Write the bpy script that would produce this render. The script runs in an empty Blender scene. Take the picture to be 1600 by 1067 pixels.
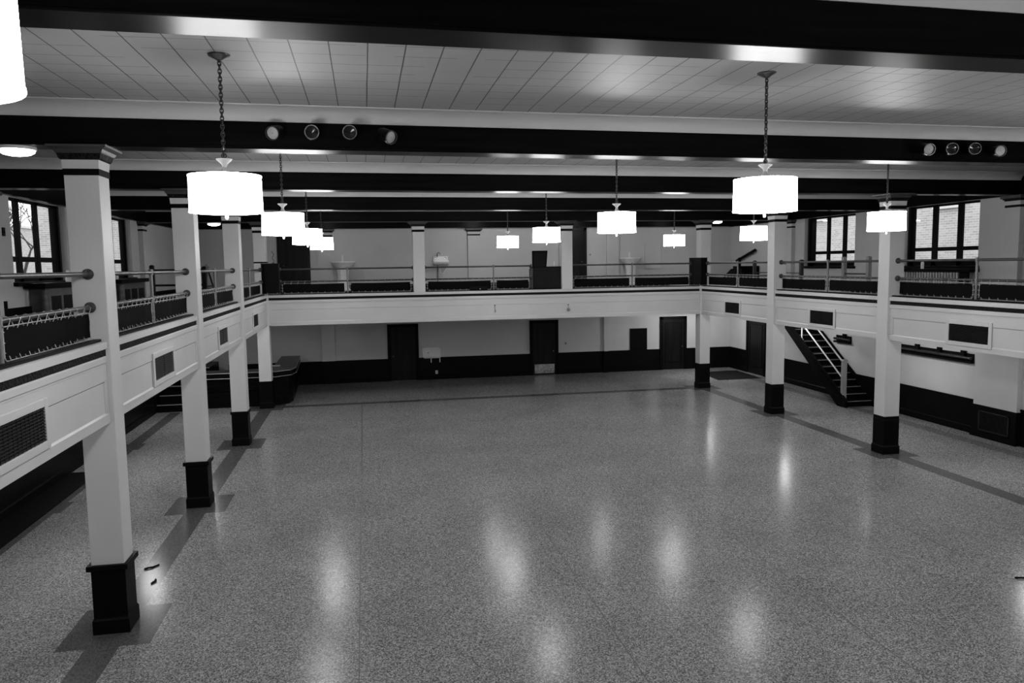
import bpy, bmesh, math, random
from mathutils import Vector, Matrix
random.seed(7)
PI = math.pi
SC = bpy.context.scene
COL = SC.collection

# ------------------------------------------------------------------ materials
def new_mat(name):
    m = bpy.data.materials.new(name); m.use_nodes = True
    nt = m.node_tree; nt.nodes.clear()
    out = nt.nodes.new('ShaderNodeOutputMaterial')
    return m, nt, out

def lk(nt, a, b): nt.links.new(a, b)

def math_node(nt, op, a, b=None, c=None):
    n = nt.nodes.new('ShaderNodeMath'); n.operation = op
    for i, v in enumerate((a, b, c)):
        if v is None: continue
        if isinstance(v, (int, float)): n.inputs[i].default_value = v
        else: lk(nt, v, n.inputs[i])
    return n.outputs[0]

def grey(v): return (v, v, v, 1)

def mat(name, v, rough=.5, spec=.5, var=.06, scale=(3, 3, 3), bump=0., metal=0., detail=4, coat=0., rvar=0.):
    m, nt, out = new_mat(name)
    b = nt.nodes.new('ShaderNodeBsdfPrincipled')
    tc = nt.nodes.new('ShaderNodeTexCoord'); mp = nt.nodes.new('ShaderNodeMapping')
    mp.inputs['Scale'].default_value = scale
    nz = nt.nodes.new('ShaderNodeTexNoise'); nz.inputs['Scale'].default_value = 1.; nz.inputs['Detail'].default_value = detail
    lk(nt, tc.outputs['Object'], mp.inputs['Vector']); lk(nt, mp.outputs[0], nz.inputs['Vector'])
    r = nt.nodes.new('ShaderNodeValToRGB')
    r.color_ramp.elements[0].position = .3; r.color_ramp.elements[1].position = .7
    r.color_ramp.elements[0].color = grey(v * (1 - var)); r.color_ramp.elements[1].color = grey(v * (1 + var))
    lk(nt, nz.outputs['Fac'], r.inputs[0]); lk(nt, r.outputs[0], b.inputs['Base Color'])
    b.inputs['Roughness'].default_value = rough; b.inputs['Specular IOR Level'].default_value = spec
    b.inputs['Metallic'].default_value = metal; b.inputs['Coat Weight'].default_value = coat
    if rvar:
        lk(nt, math_node(nt, 'MULTIPLY_ADD', nz.outputs['Fac'], rvar, rough - rvar / 2), b.inputs['Roughness'])
    if bump:
        bp = nt.nodes.new('ShaderNodeBump'); bp.inputs['Strength'].default_value = bump; bp.inputs['Distance'].default_value = .01
        lk(nt, nz.outputs['Fac'], bp.inputs['Height']); lk(nt, bp.outputs[0], b.inputs['Normal'])
    lk(nt, b.outputs[0], out.inputs[0])
    return m

def terrazzo(name, lo, hi, rough, spec=.5):
    m, nt, out = new_mat(name)
    b = nt.nodes.new('ShaderNodeBsdfPrincipled'); tc = nt.nodes.new('ShaderNodeTexCoord')
    vo = nt.nodes.new('ShaderNodeTexVoronoi'); vo.inputs['Scale'].default_value = 75.
    lk(nt, tc.outputs['Object'], vo.inputs['Vector'])
    sp = nt.nodes.new('ShaderNodeSeparateColor'); lk(nt, vo.outputs['Color'], sp.inputs[0])
    n2 = nt.nodes.new('ShaderNodeTexNoise'); n2.inputs['Scale'].default_value = .55; n2.inputs['Detail'].default_value = 5.
    lk(nt, tc.outputs['Object'], n2.inputs['Vector'])
    n3 = nt.nodes.new('ShaderNodeTexNoise'); n3.inputs['Scale'].default_value = 24.; n3.inputs['Detail'].default_value = 3.
    lk(nt, tc.outputs['Object'], n3.inputs['Vector'])
    r = nt.nodes.new('ShaderNodeValToRGB'); r.color_ramp.interpolation = 'LINEAR'
    r.color_ramp.elements[0].position = 0.; r.color_ramp.elements[0].color = grey(lo * .45)
    r.color_ramp.elements[1].position = 1.; r.color_ramp.elements[1].color = grey(hi)
    e = r.color_ramp.elements.new(.25); e.color = grey(lo)
    e = r.color_ramp.elements.new(.7); e.color = grey((lo + hi) / 2)
    f = math_node(nt, 'ADD', math_node(nt, 'MULTIPLY', sp.outputs[0], .85), math_node(nt, 'MULTIPLY', n3.outputs['Fac'], .15))
    lk(nt, f, r.inputs[0])
    mx = nt.nodes.new('ShaderNodeMix'); mx.data_type = 'RGBA'; mx.blend_type = 'MULTIPLY'; mx.inputs[0].default_value = 1.
    r2 = nt.nodes.new('ShaderNodeValToRGB')
    r2.color_ramp.elements[0].position = .32; r2.color_ramp.elements[0].color = grey(.9)
    r2.color_ramp.elements[1].position = .68; r2.color_ramp.elements[1].color = grey(1.08)
    lk(nt, n2.outputs['Fac'], r2.inputs[0])
    lk(nt, r.outputs[0], mx.inputs[6]); lk(nt, r2.outputs[0], mx.inputs[7])
    lk(nt, mx.outputs[2], b.inputs['Base Color'])
    lk(nt, math_node(nt, 'MULTIPLY_ADD', n2.outputs['Fac'], .05, rough - .025), b.inputs['Roughness'])
    b.inputs['Specular IOR Level'].default_value = spec
    n4 = nt.nodes.new('ShaderNodeTexNoise'); n4.inputs['Scale'].default_value = 1.6; n4.inputs['Detail'].default_value = 2.
    lk(nt, tc.outputs['Object'], n4.inputs['Vector'])
    bp = nt.nodes.new('ShaderNodeBump'); bp.inputs['Strength'].default_value = .03; bp.inputs['Distance'].default_value = .02
    lk(nt, n4.outputs['Fac'], bp.inputs['Height']); lk(nt, bp.outputs[0], b.inputs['Normal'])
    lk(nt, b.outputs[0], out.inputs[0])
    return m

def tile_mat(name, v):
    m, nt, out = new_mat(name)
    b = nt.nodes.new('ShaderNodeBsdfPrincipled'); tc = nt.nodes.new('ShaderNodeTexCoord')
    s = nt.nodes.new('ShaderNodeSeparateXYZ'); lk(nt, tc.outputs['Object'], s.inputs[0])
    nz = nt.nodes.new('ShaderNodeTexNoise'); nz.inputs['Scale'].default_value = .7; nz.inputs['Detail'].default_value = 3.
    lk(nt, tc.outputs['Object'], nz.inputs['Vector'])
    n2 = nt.nodes.new('ShaderNodeTexNoise'); n2.inputs['Scale'].default_value = 1.7
    lk(nt, tc.outputs['Object'], n2.inputs['Vector'])
    P = .355
    xw = math_node(nt, 'MULTIPLY_ADD', n2.outputs['Fac'], .008, s.outputs[0])
    fx = math_node(nt, 'FRACT', math_node(nt, 'DIVIDE', math_node(nt, 'ADD', xw, 40.016), P))
    lx = math_node(nt, 'LESS_THAN', fx, .034)
    # joints along the other way are closed up in places: the line comes and goes
    yw = math_node(nt, 'MULTIPLY_ADD', n2.outputs['Fac'], .03, s.outputs[1])
    fy = math_node(nt, 'FRACT', math_node(nt, 'DIVIDE', math_node(nt, 'ADD', yw, 40.), P))
    ly = math_node(nt, 'MULTIPLY', math_node(nt, 'LESS_THAN', fy, .04), math_node(nt, 'MULTIPLY', math_node(nt, 'GREATER_THAN', nz.outputs['Fac'], .46), .6))
    msk = math_node(nt, 'MAXIMUM', lx, ly)
    mx = nt.nodes.new('ShaderNodeMix'); mx.data_type = 'RGBA'
    r = nt.nodes.new('ShaderNodeValToRGB')
    r.color_ramp.elements[0].position = .3; r.color_ramp.elements[0].color = grey(v * .93)
    r.color_ramp.elements[1].position = .7; r.color_ramp.elements[1].color = grey(v * 1.05)
    lk(nt, nz.outputs['Fac'], r.inputs[0])
    lk(nt, msk, mx.inputs[0]); lk(nt, r.outputs[0], mx.inputs[6]); mx.inputs[7].default_value = grey(.04)
    lk(nt, mx.outputs[2], b.inputs['Base Color'])
    b.inputs['Roughness'].default_value = .5; b.inputs['Specular IOR Level'].default_value = .4
    lk(nt, b.outputs[0], out.inputs[0])
    return m

def brick_mat(name, a, c, mortar, rot):
    m, nt, out = new_mat(name)
    b = nt.nodes.new('ShaderNodeBsdfPrincipled'); tc = nt.nodes.new('ShaderNodeTexCoord')
    s = nt.nodes.new('ShaderNodeSeparateXYZ'); lk(nt, tc.outputs['Object'], s.inputs[0])
    cb = nt.nodes.new('ShaderNodeCombineXYZ')
    lk(nt, s.outputs[1 if rot else 0], cb.inputs[0]); lk(nt, s.outputs[2], cb.inputs[1])
    br = nt.nodes.new('ShaderNodeTexBrick')
    br.inputs['Color1'].default_value = grey(a); br.inputs['Color2'].default_value = grey(c); br.inputs['Mortar'].default_value = grey(mortar)
    br.inputs['Scale'].default_value = 1.; br.inputs['Brick Width'].default_value = .30; br.inputs['Row Height'].default_value = .10
    br.inputs['Mortar Size'].default_value = .012; br.inputs['Bias'].default_value = -.2
    lk(nt, cb.outputs[0], br.inputs['Vector']); lk(nt, br.outputs['Color'], b.inputs['Base Color'])
    b.inputs['Roughness'].default_value = .9
    lk(nt, b.outputs[0], out.inputs[0])
    return m

def ornament_mat(name):
    m, nt, out = new_mat(name)
    b = nt.nodes.new('ShaderNodeBsdfPrincipled'); tc = nt.nodes.new('ShaderNodeTexCoord')
    w = nt.nodes.new('ShaderNodeTexVoronoi'); w.inputs['Scale'].default_value = 26.
    lk(nt, tc.outputs['Object'], w.inputs['Vector'])
    r = nt.nodes.new('ShaderNodeValToRGB')
    r.color_ramp.elements[0].position = .15; r.color_ramp.elements[0].color = grey(.004)
    r.color_ramp.elements[1].position = .7; r.color_ramp.elements[1].color = grey(.014)
    lk(nt, w.outputs['Distance'], r.inputs[0]); lk(nt, r.outputs[0], b.inputs['Base Color'])
    b.inputs['Roughness'].default_value = .6; b.inputs['Specular IOR Level'].default_value = .03
    bp = nt.nodes.new('ShaderNodeBump'); bp.inputs['Strength'].default_value = .5; bp.inputs['Distance'].default_value = .02
    lk(nt, w.outputs['Distance'], bp.inputs['Height']); lk(nt, bp.outputs[0], b.inputs['Normal'])
    lk(nt, b.outputs[0], out.inputs[0])
    return m

def emit_mat(name, strength, lines=False):
    m, nt, out = new_mat(name)
    e = nt.nodes.new('ShaderNodeEmission'); e.inputs[0].default_value = (1, 1, 1, 1); e.inputs[1].default_value = strength
    if lines:      # woven fabric of the lit shade
        tc = nt.nodes.new('ShaderNodeTexCoord')
        w = nt.nodes.new('ShaderNodeTexNoise'); w.inputs['Scale'].default_value = 40.
        lk(nt, tc.outputs['Object'], w.inputs['Vector'])
        lk(nt, math_node(nt, 'MULTIPLY_ADD', w.outputs['Fac'], strength * .3, strength * .85), e.inputs[1])
    lk(nt, e.outputs[0], out.inputs[0])
    return m

def glass_mat(name):
    m, nt, out = new_mat(name)
    t = nt.nodes.new('ShaderNodeBsdfTransparent'); g = nt.nodes.new('ShaderNodeBsdfGlossy'); g.inputs['Roughness'].default_value = .02
    t.inputs[0].default_value = grey(.95)
    f = nt.nodes.new('ShaderNodeLayerWeight'); f.inputs[0].default_value = .35
    mx = nt.nodes.new('ShaderNodeMixShader')
    lk(nt, math_node(nt, 'MULTIPLY_ADD', math_node(nt, 'POWER', f.outputs['Facing'], 4.), .5, .04), mx.inputs[0]); lk(nt, t.outputs[0], mx.inputs[1]); lk(nt, g.outputs[0], mx.inputs[2]); lk(nt, mx.outputs[0], out.inputs[0])
    return m

SHADE = 33.
M = {}
M['plaster'] = mat('cream_plaster', .50, .75, .3, .04, (1.2, 1.2, 1.2))
M['fascia'] = mat('cream_gloss_paint', .49, .42, .4, .03, (1.5, 1.5, 1.5))
M['column'] = mat('column_cream_paint', .52, .5, .4, .04, (2, 2, .7))
M['black'] = mat('black_gloss_paint', .004, .4, .04, .2, (2, 2, 2))
M['wainscot'] = mat('black_wainscot', .004, .35, .06, .25, (2, 2, 2))
M['wood'] = mat('dark_stained_wood', .004, .3, .03, .45, (.6, 14, 14), .03)
M['woody'] = mat('dark_wood_grain_upright', .007, .35, .1, .5, (14, 14, .7), .1)
M['woodbrown'] = mat('mid_stained_wood', .085, .5, .4, .3, (3, 3, 12), .1)
M['capwood'] = mat('capital_grey_bronze', .045, .5, .4, .2, (8, 8, 8))
M['dentil'] = ornament_mat('carved_dark_ornament')
M['terrazzo'] = terrazzo('terrazzo', .095, .47, .2, .055)
M['terrazzodark'] = terrazzo('terrazzo_dark_band', .06, .115, .2, .055)
M['terrazzomid'] = terrazzo('terrazzo_border', .085, .28, .2, .055)
M['joint'] = mat('floor_joint', .045, .5)
M['tile'] = tile_mat('ceiling_tile', .35)
M['carpet'] = mat('dark_carpet', .008, .95, .1, .3, (40, 40, 40))
M['shade'] = emit_mat('lit_fabric_shade', SHADE, True)
M['shadetop'] = emit_mat('lit_diffuser', SHADE)
M['dome'] = emit_mat('lit_dome_glass', 16.)
M['brushed'] = mat('brushed_nickel', .20, .4, .4, .05, (8, 8, 8))
M['dark_metal'] = mat('dark_bronze', .06, .35, .5, .2, (12, 12, 12), metal=.8)
M['chrome'] = mat('bright_metal', .62, .18, .5, .05, (6, 6, 6), metal=1.)
M['pale_metal'] = mat('pale_metal', .6, .35, .5, .08, (8, 8, 8))
M['rail'] = mat('dark_rail_metal', .035, .4, .3, .25, (6, 6, 6))
M['post'] = mat('galvanised_post', .14, .4, .4, .2, (8, 8, 8))
M['screen'] = mat('black_fabric_screen', .004, .9, .04, .3, (30, 30, 30))
M['cord'] = mat('pale_lacing_cord', .38, .8, .2, .1, (20, 20, 20))
M['grille'] = mat('black_grille', .012, .5, .04, .2, (10, 10, 10))
M['void'] = mat('dark_duct', .004, .9, .1)
M['white'] = mat('white_enamel', .70, .25, .5, .03, (5, 5, 5))
M['whitepaint'] = mat('white_rail_paint', .75, .4, .5, .03, (5, 5, 5))
M['greypost'] = mat('grey_painted_wood', .26, .5, .4, .1, (8, 8, 2))
M['nosing'] = mat('metal_nosing', .45, .35, .5, .1, (9, 9, 9), metal=.6)
M['radiator'] = mat('grey_radiator_paint', .42, .5, .4, .1, (6, 6, 6))
M['kick'] = mat('scuffed_kick_plate', .32, .35, .5, .5, (9, 9, 9), metal=.8)
M['board'] = mat('black_board', .004, .6, .04)
M['glass'] = glass_mat('window_glass')
M['lens'] = mat('black_lens', .008, .12, .5)
M['brick'] = brick_mat('outdoor_brick', .32, .46, .54, True)
M['brickx'] = brick_mat('outdoor_brick_side', .32, .46, .54, False)
M['stone'] = mat('pale_stone', .6, .8, .2)
M['ground'] = mat('grey_paving', .3, .9, .2, .1)
M['bark'] = mat('bark', .10, .9, .2, .3, (9, 9, 3))
M['console'] = mat('charcoal_laminate', .010, .4, .06, .1)
M['paper'] = mat('white_paper', .8, .7, .2, .02)
M['counter'] = mat('grey_counter_top', .05, .35, .5, .15, (5, 5, 5))
M['pumpkin'] = mat('grey_knob', .2, .6, .3)

# ------------------------------------------------------------------ mesh builder
class MB:
    def __init__(s): s.v = []; s.f = []; s.mi = []
    def add(s, vs, fs, mi=0):
        n = len(s.v); s.v += [Vector(p) for p in vs]; s.f += [tuple(i + n for i in f) for f in fs]; s.mi += [mi] * len(fs); return s
    def box(s, x0, x1, y0, y1, z0, z1, mi=0):
        x0, x1 = sorted((x0, x1)); y0, y1 = sorted((y0, y1)); z0, z1 = sorted((z0, z1))
        vs = [(x0, y0, z0), (x1, y0, z0), (x1, y1, z0), (x0, y1, z0), (x0, y0, z1), (x1, y0, z1), (x1, y1, z1), (x0, y1, z1)]
        return s.add(vs, [(0, 3, 2, 1), (4, 5, 6, 7), (0, 1, 5, 4), (1, 2, 6, 5), (2, 3, 7, 6), (3, 0, 4, 7)], mi)
    def cbox(s, c, sx, sy, sz):
        return s.box(c[0] - sx / 2, c[0] + sx / 2, c[1] - sy / 2, c[1] + sy / 2, c[2], c[2] + sz)
    def frustum(s, cx, cy, h0x, h0y, z0, h1x, h1y, z1):
        vs = [(cx - h0x, cy - h0y, z0), (cx + h0x, cy - h0y, z0), (cx + h0x, cy + h0y, z0), (cx - h0x, cy + h0y, z0),
              (cx - h1x, cy - h1y, z1), (cx + h1x, cy - h1y, z1), (cx + h1x, cy + h1y, z1), (cx - h1x, cy + h1y, z1)]
        return s.add(vs, [(0, 3, 2, 1), (4, 5, 6, 7), (0, 1, 5, 4), (1, 2, 6, 5), (2, 3, 7, 6), (3, 0, 4, 7)])
    def stack(s, cx, cy, prof, caps=True):     # square section profile: (half, z)
        vs = []; fs = []
        for h, z in prof: vs += [(cx - h, cy - h, z), (cx + h, cy - h, z), (cx + h, cy + h, z), (cx - h, cy + h, z)]
        for i in range(len(prof) - 1):
            a, b = 4 * i, 4 * i + 4
            for k in range(4): fs.append((a + k, a + (k + 1) % 4, b + (k + 1) % 4, b + k))
        if caps: fs += [(3, 2, 1, 0), tuple(range(len(vs) - 4, len(vs)))]
        return s.add(vs, fs)
    def prism(s, pts, axis, a0, a1):            # polygon extruded along an axis
        n = len(pts)
        def P(p, a): return {'x': (a, p[0], p[1]), 'y': (p[0], a, p[1]), 'z': (p[0], p[1], a)}[axis]
        vs = [P(p, a0) for p in pts] + [P(p, a1) for p in pts]
        fs = [tuple(range(n))[::-1], tuple(range(n, 2 * n))] + [(i, (i + 1) % n, n + (i + 1) % n, n + i) for i in range(n)]
        return s.add(vs, fs)
    def lathe(s, c, prof, n=24, axis='z', caps=True):
        vs = []; fs = []
        for r, h in prof:
            for k in range(n):
                a = 2 * PI * k / n; p = (r * math.cos(a), r * math.sin(a), h)
                if axis == 'y': p = (p[0], p[2], p[1])
                if axis == 'x': p = (p[2], p[0], p[1])
                vs.append((c[0] + p[0], c[1] + p[1], c[2] + p[2]))
        for i in range(len(prof) - 1):
            for k in range(n): fs.append((i * n + k, i * n + (k + 1) % n, (i + 1) * n + (k + 1) % n, (i + 1) * n + k))
        if caps:
            fs.append(tuple(range(n))[::-1]); fs.append(tuple(range((len(prof) - 1) * n, len(prof) * n)))
        return s.add(vs, fs)
    def tube(s, pts, r, n=8, caps=True):
        pts = [Vector(p) for p in pts]; vs = []; fs = []
        for i, p in enumerate(pts):
            t = (pts[min(i + 1, len(pts) - 1)] - pts[max(i - 1, 0)]).normalized()
            up = Vector((0, 0, 1)) if abs(t.z) < .9 else Vector((1, 0, 0))
            u = t.cross(up).normalized(); w = t.cross(u)
            rr = r[i] if isinstance(r, (list, tuple)) else r
            for k in range(n):
                a = 2 * PI * k / n; vs.append(p + u * rr * math.cos(a) + w * rr * math.sin(a))
        for i in range(len(pts) - 1):
            for k in range(n): fs.append((i * n + k, i * n + (k + 1) % n, (i + 1) * n + (k + 1) % n, (i + 1) * n + k))
        if caps: fs += [tuple(range(n))[::-1], tuple(range((len(pts) - 1) * n, len(pts) * n))]
        return s.add(vs, fs)
    def torus(s, c, R, r, mat3, n=12, m=6, sx=1., sy=1.):
        vs = []; fs = []
        for i in range(n):
            a = 2 * PI * i / n
            for j in range(m):
                b = 2 * PI * j / m
                p = mat3 @ Vector(((R + r * math.cos(b)) * math.cos(a) * sx, (R + r * math.cos(b)) * math.sin(a) * sy, r * math.sin(b)))
                vs.append(Vector(c) + p)
        for i in range(n):
            for j in range(m): fs.append((i * m + j, ((i + 1) % n) * m + j, ((i + 1) % n) * m + (j + 1) % m, i * m + (j + 1) % m))
        return s.add(vs, fs)
    def build(s, name, material, parent=None, bevel=0., smooth=False, loc=None):
        me = bpy.data.meshes.new(name)
        if parent is not None: off = world_loc(parent)
        elif loc is not None: off = Vector(loc)
        else:
            lo = [min(v[i] for v in s.v) for i in range(3)]; hi = [max(v[i] for v in s.v) for i in range(3)]
            off = Vector(((lo[0] + hi[0]) / 2, (lo[1] + hi[1]) / 2, lo[2]))
        me.from_pydata([v - off for v in s.v], [], s.f)
        bm = bmesh.new(); bm.from_mesh(me); bmesh.ops.recalc_face_normals(bm, faces=bm.faces)
        bm.to_mesh(me); bm.free()
        mats = material if isinstance(material, (list, tuple)) else [material]
        for m_ in mats: me.materials.append(m_)
        for p, i in zip(me.polygons, s.mi): p.material_index = i if len(mats) > 1 else 0
        if smooth:
            for p in me.polygons: p.use_smooth = True
        o = bpy.data.objects.new(name, me); COL.objects.link(o)
        if parent is not None: o.parent = parent
        else: o.location = off
        if bevel:
            md = o.modifiers.new('edge', 'BEVEL'); md.width = bevel; md.segments = 2; md.limit_method = 'ANGLE'; md.angle_limit = math.radians(40)
        if smooth and not bevel:
            try: me.set_sharp_from_angle(angle=math.radians(38))
            except Exception: pass
        return o

def world_loc(o):
    l = Vector((0, 0, 0))
    while o is not None: l = l + o.location; o = o.parent
    return l

def empty(name, loc):
    o = bpy.data.objects.new(name, None); COL.objects.link(o); o.location = loc; o.empty_display_size = .2; return o

def tag(o, label, cat, group=None, kind=None):
    o['label'] = label; o['category'] = cat
    if group: o['group'] = group
    if kind: o['kind'] = kind
    return o

def struct(o, label, cat): return tag(o, label, cat, kind='structure')

KIDS = {}
def children(o): return [c for c in bpy.data.objects if c.parent == o]
def copy_tree(o, loc, label, parent=None, group=None):
    c = o.copy(); COL.objects.link(c)
    if parent is not None: c.parent = parent
    else:
        c.location = loc; c['label'] = label
        if group: c['group'] = group
    for ch in KIDS.setdefault(o.name, children(o)): copy_tree(ch, None, None, c)
    return c

def chain_line(p, q, n): return [Vector(p).lerp(Vector(q), i / n) for i in range(n + 1)]

# ------------------------------------------------------------------ measures
CX, CAMZ = 0., 4.7
XL, XR, S = -3.181, 12.202, .398
WL, WR, WB, WF = -6.95, 16.0, 32.2, -3.6
ZC, ZW = 6.75, .928
ZB0, ZB1 = 6.235, 6.58
FL, FR, FB = -3.247, 12.268, 27.03
ZM = 3.77
YL = [10.521, 15.932, 21.376, 26.964]
YR = [11.19, 16.456, 21.725, 26.97]

# ------------------------------------------------------------------ floor
fl = MB().box(WL, WR, WF, WB, -.2, 0).build('floor', M['terrazzo'], loc=(0, 0, 0))
struct(fl, 'speckled grey terrazzo dance floor with dark bands and thin joints', 'floor')
def fstrip(name, x0, x1, y0, y1, m, z=.0015):
    return MB().box(x0, x1, y0, y1, .0, z).build(name, m, fl)
HB = .2
fstrip('column_band', -3.38 - HB, -3.38 + HB, -2, 26.95, M['terrazzodark'])
fstrip('column_band', 12.40 - HB, 12.40 + HB, -2, 26.95, M['terrazzodark'])
fstrip('column_band', -3.38 - HB, 12.40 + HB, 26.95, 27.35, M['terrazzodark'])
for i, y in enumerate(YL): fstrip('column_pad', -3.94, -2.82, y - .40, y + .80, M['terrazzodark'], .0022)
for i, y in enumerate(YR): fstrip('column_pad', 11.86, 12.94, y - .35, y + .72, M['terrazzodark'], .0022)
for y in (10.8, 16.2, 21.6): fstrip('wall_pad', WL + .05, -6.0, y, y + .75, M['terrazzodark'], .0014)
fstrip('border_line', 15.05, 15.45, -2, WB - .95, M['terrazzomid'], .0012)
fstrip('border_line', -6.45, -6.12, -2, 27.0, M['terrazzodark'], .0012)
for x in (-.21, 3.0, 6.08, 9.2): fstrip('joint', x - .007, x + .007, -2, 26.95, M['joint'], .001)

# ------------------------------------------------------------------ walls
T = .32
OPEN_R = [(7.37, 10.3), (12.75, 15.67), (18.03, 20.95), (23.33, 26.35)]
OPEN_L = [(6.85, 9.85), (12.1, 15.1), (17.35, 20.35), (22.62, 25.62)]
ZS0, ZS1 = 4.50, 6.24
def side_wall(name, x0, x1, openings, label):
    m = MB(); m.box(x0, x1, WF, WB + .3, -.2, ZS0); m.box(x0, x1, WF, WB + .3, ZS1, 7.0)
    ys = [WF] + [v for o in openings for v in o] + [WB + .3]
    for i in range(0, len(ys), 2): m.box(x0, x1, ys[i], ys[i + 1], ZS0, ZS1)
    return struct(m.build(name, M['plaster'], loc=(0, 0, 0)), label, 'wall')
wr = side_wall('wall_right', WR, WR + T, OPEN_R, 'right side wall, cream plaster over black wainscot, with upper windows')
wl = side_wall('wall_left', WL - T, WL, OPEN_L, 'left side wall, cream plaster over black wainscot, with upper windows')
wb = struct(MB().box(WL, WR, WB, WB + .3, -.2, 7.0).build('wall_back', M['plaster'], loc=(0, 0, 0)), 'far end wall, cream plaster over black wainscot', 'wall')
wf = struct(MB().box(WL, WR, WF - .3, WF, -.2, 7.0).build('wall_front', M['plaster'], loc=(0, 0, 0)), 'end wall behind the camera', 'wall')
# wainscot with base board and lip
def wains_y(parent, x, sgn, y0, y1):
    MB().box(x, x + sgn * .02, y0, y1, 0, ZW).box(x, x + sgn * .035, y0, y1, ZW - .05, ZW).build('wainscot', M['wainscot'], parent)
    MB().prism([(x, 0), (x + sgn * .05, 0), (x + sgn * .05, .17), (x + sgn * .035, .2), (x, .2)], 'y', y0, y1).build('baseboard', M['black'], parent)
def wains_x(parent, y, x0, x1):
    MB().box(x0, x1, y - .02, y, 0, ZW).box(x0, x1, y - .035, y, ZW - .05, ZW).build('wainscot', M['wainscot'], parent)
    MB().box(x0, x1, y - .045, y, 0, .18).build('baseboard', M['black'], parent)
wains_y(wr, WR, -1, WF, 22.2); wains_y(wr, WR, -1, 22.2, 28.98); wains_y(wr, WR, -1, 30.6, WB)
wains_y(wl, WL, 1, WF, WB - .05)
for a, b in ((-5.4, .85), (2.12, 6.83), (8.08, 12.68), (13.92, WR)): wains_x(wb, WB, a, b)
# upper black skirting
for x, s_, par in ((WR, -1, wr), (WL, 1, wl)):
    MB().box(x, x + s_ * .03, WF, WB, ZM, ZM + .22).build('upper_skirting', M['black'], par)
MB().box(WL, WR, WB - .03, WB, ZM, ZM + .22).build('upper_skirting', M['black'], wb)

# ------------------------------------------------------------------ ceiling, beams, coves, cornices
ce = struct(MB().box(WL, WR, WF, WB, ZC, ZC + .2).build('ceiling', M['tile'], loc=(0, 0, 0)), 'ceiling of pale square acoustic tiles between dark beams', 'ceiling')
BEAMS = [(5.11, 5.60, 'nearest the camera, across the top of the photo'), (10.521, 11.19, 'that carries the two rows of stage spotlights'),
         (15.932, 16.50, 'third from the camera, just behind the spotlight beam'), (21.376, 21.85, 'fourth from the camera'), (26.98, 27.05, 'over the front edge of the far balcony')]
def slant(y0, y1):      # y as a function of x
    return lambda x: y0 + (y1 - y0) * (x - XL) / (XR - XL)
def xprism(prof, y0, y1, x0=WL, x1=WR):      # profile (dy, z) run along x following the slanted beam line
    m = MB(); fy = slant(y0, y1); n = len(prof)
    vs = [(x0, fy(x0) + p[0], p[1]) for p in prof] + [(x1, fy(x1) + p[0], p[1]) for p in prof]
    fs = [tuple(range(n))[::-1], tuple(range(n, 2 * n))] + [(i, (i + 1) % n, n + (i + 1) % n, n + i) for i in range(n)]
    return m.add(vs, fs)
cove_front = [(.10, ZB1), (-.0, ZB1)] + [(-.25 + .25 * math.cos(a), ZC - .17 + .17 * math.sin(a) - .0) for a in [PI / 2 * k / 8 for k in range(1, 8)]] + [(-.25, ZC - .012), (-.27, ZC - .012), (-.27, ZC + .02), (.10, ZC + .02)]
cove_front = [(.10, ZB1), (.0, ZB1)] + [(-.25 * (1 - math.cos(PI / 2 * k / 8)), ZB1 + (ZC - .015 - ZB1) * math.sin(PI / 2 * k / 8)) for k in range(1, 9)] + [(-.272, ZC - .015), (-.272, ZC + .02), (.10, ZC + .02)]
cove_back = [(.44 - p[0], p[1]) for p in cove_front]
for i, (a, b, where) in enumerate(BEAMS):
    o = empty('ceiling_beam', ((XL + XR) / 2, (a + b) / 2, ZB0))
    tag(o, 'long dark wooden ceiling beam ' + where, 'beam', kind='thing')
    xprism([(0, ZB0), (.40, ZB0), (.40, ZB1), (0, ZB1)], a, b).build('beam_casing', M['wood'], o, .008)
    xprism([(.40, ZB0 + .022), (.47, ZB0 + .022), (.47, ZB0 + .075), (.40, ZB0 + .075)], a, b).build('edge_moulding', M['wood'], o)
    xprism([(0, ZB0 + .02), (-.018, ZB0 + .02), (-.018, ZB0 + .035), (0, ZB0 + .035)], a, b).build('bead', M['wood'], o)
    t = struct(xprism(cove_front, a, b).build('trim_%d' % (2 * i + 1), M['plaster'], smooth=True), 'curved cream plaster cove above the front of the ceiling beam ' + where, 'cove')
    t = struct(xprism(cove_back, a, b).build('trim_%d' % (2 * i + 2), M['plaster'], smooth=True), 'curved cream plaster cove behind the ceiling beam ' + where, 'cove')
co = MB().box(WL + .1, WR - .1, WB - .3, WB, 6.25, ZB1).build('cornice_back', M['wood']); struct(co, 'dark wooden cornice along the top of the far wall', 'cornice')
co = MB().box(WR - .12, WR, WF, WB, ZB0, ZC).build('cornice_right', M['wood']); struct(co, 'dark wooden cornice along the top of the right wall', 'cornice')
co = MB().box(WL, WL + .12, WF, WB, ZB0, ZC).build('cornice_left', M['wood']); struct(co, 'dark wooden cornice along the top of the left wall', 'cornice')

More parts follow.
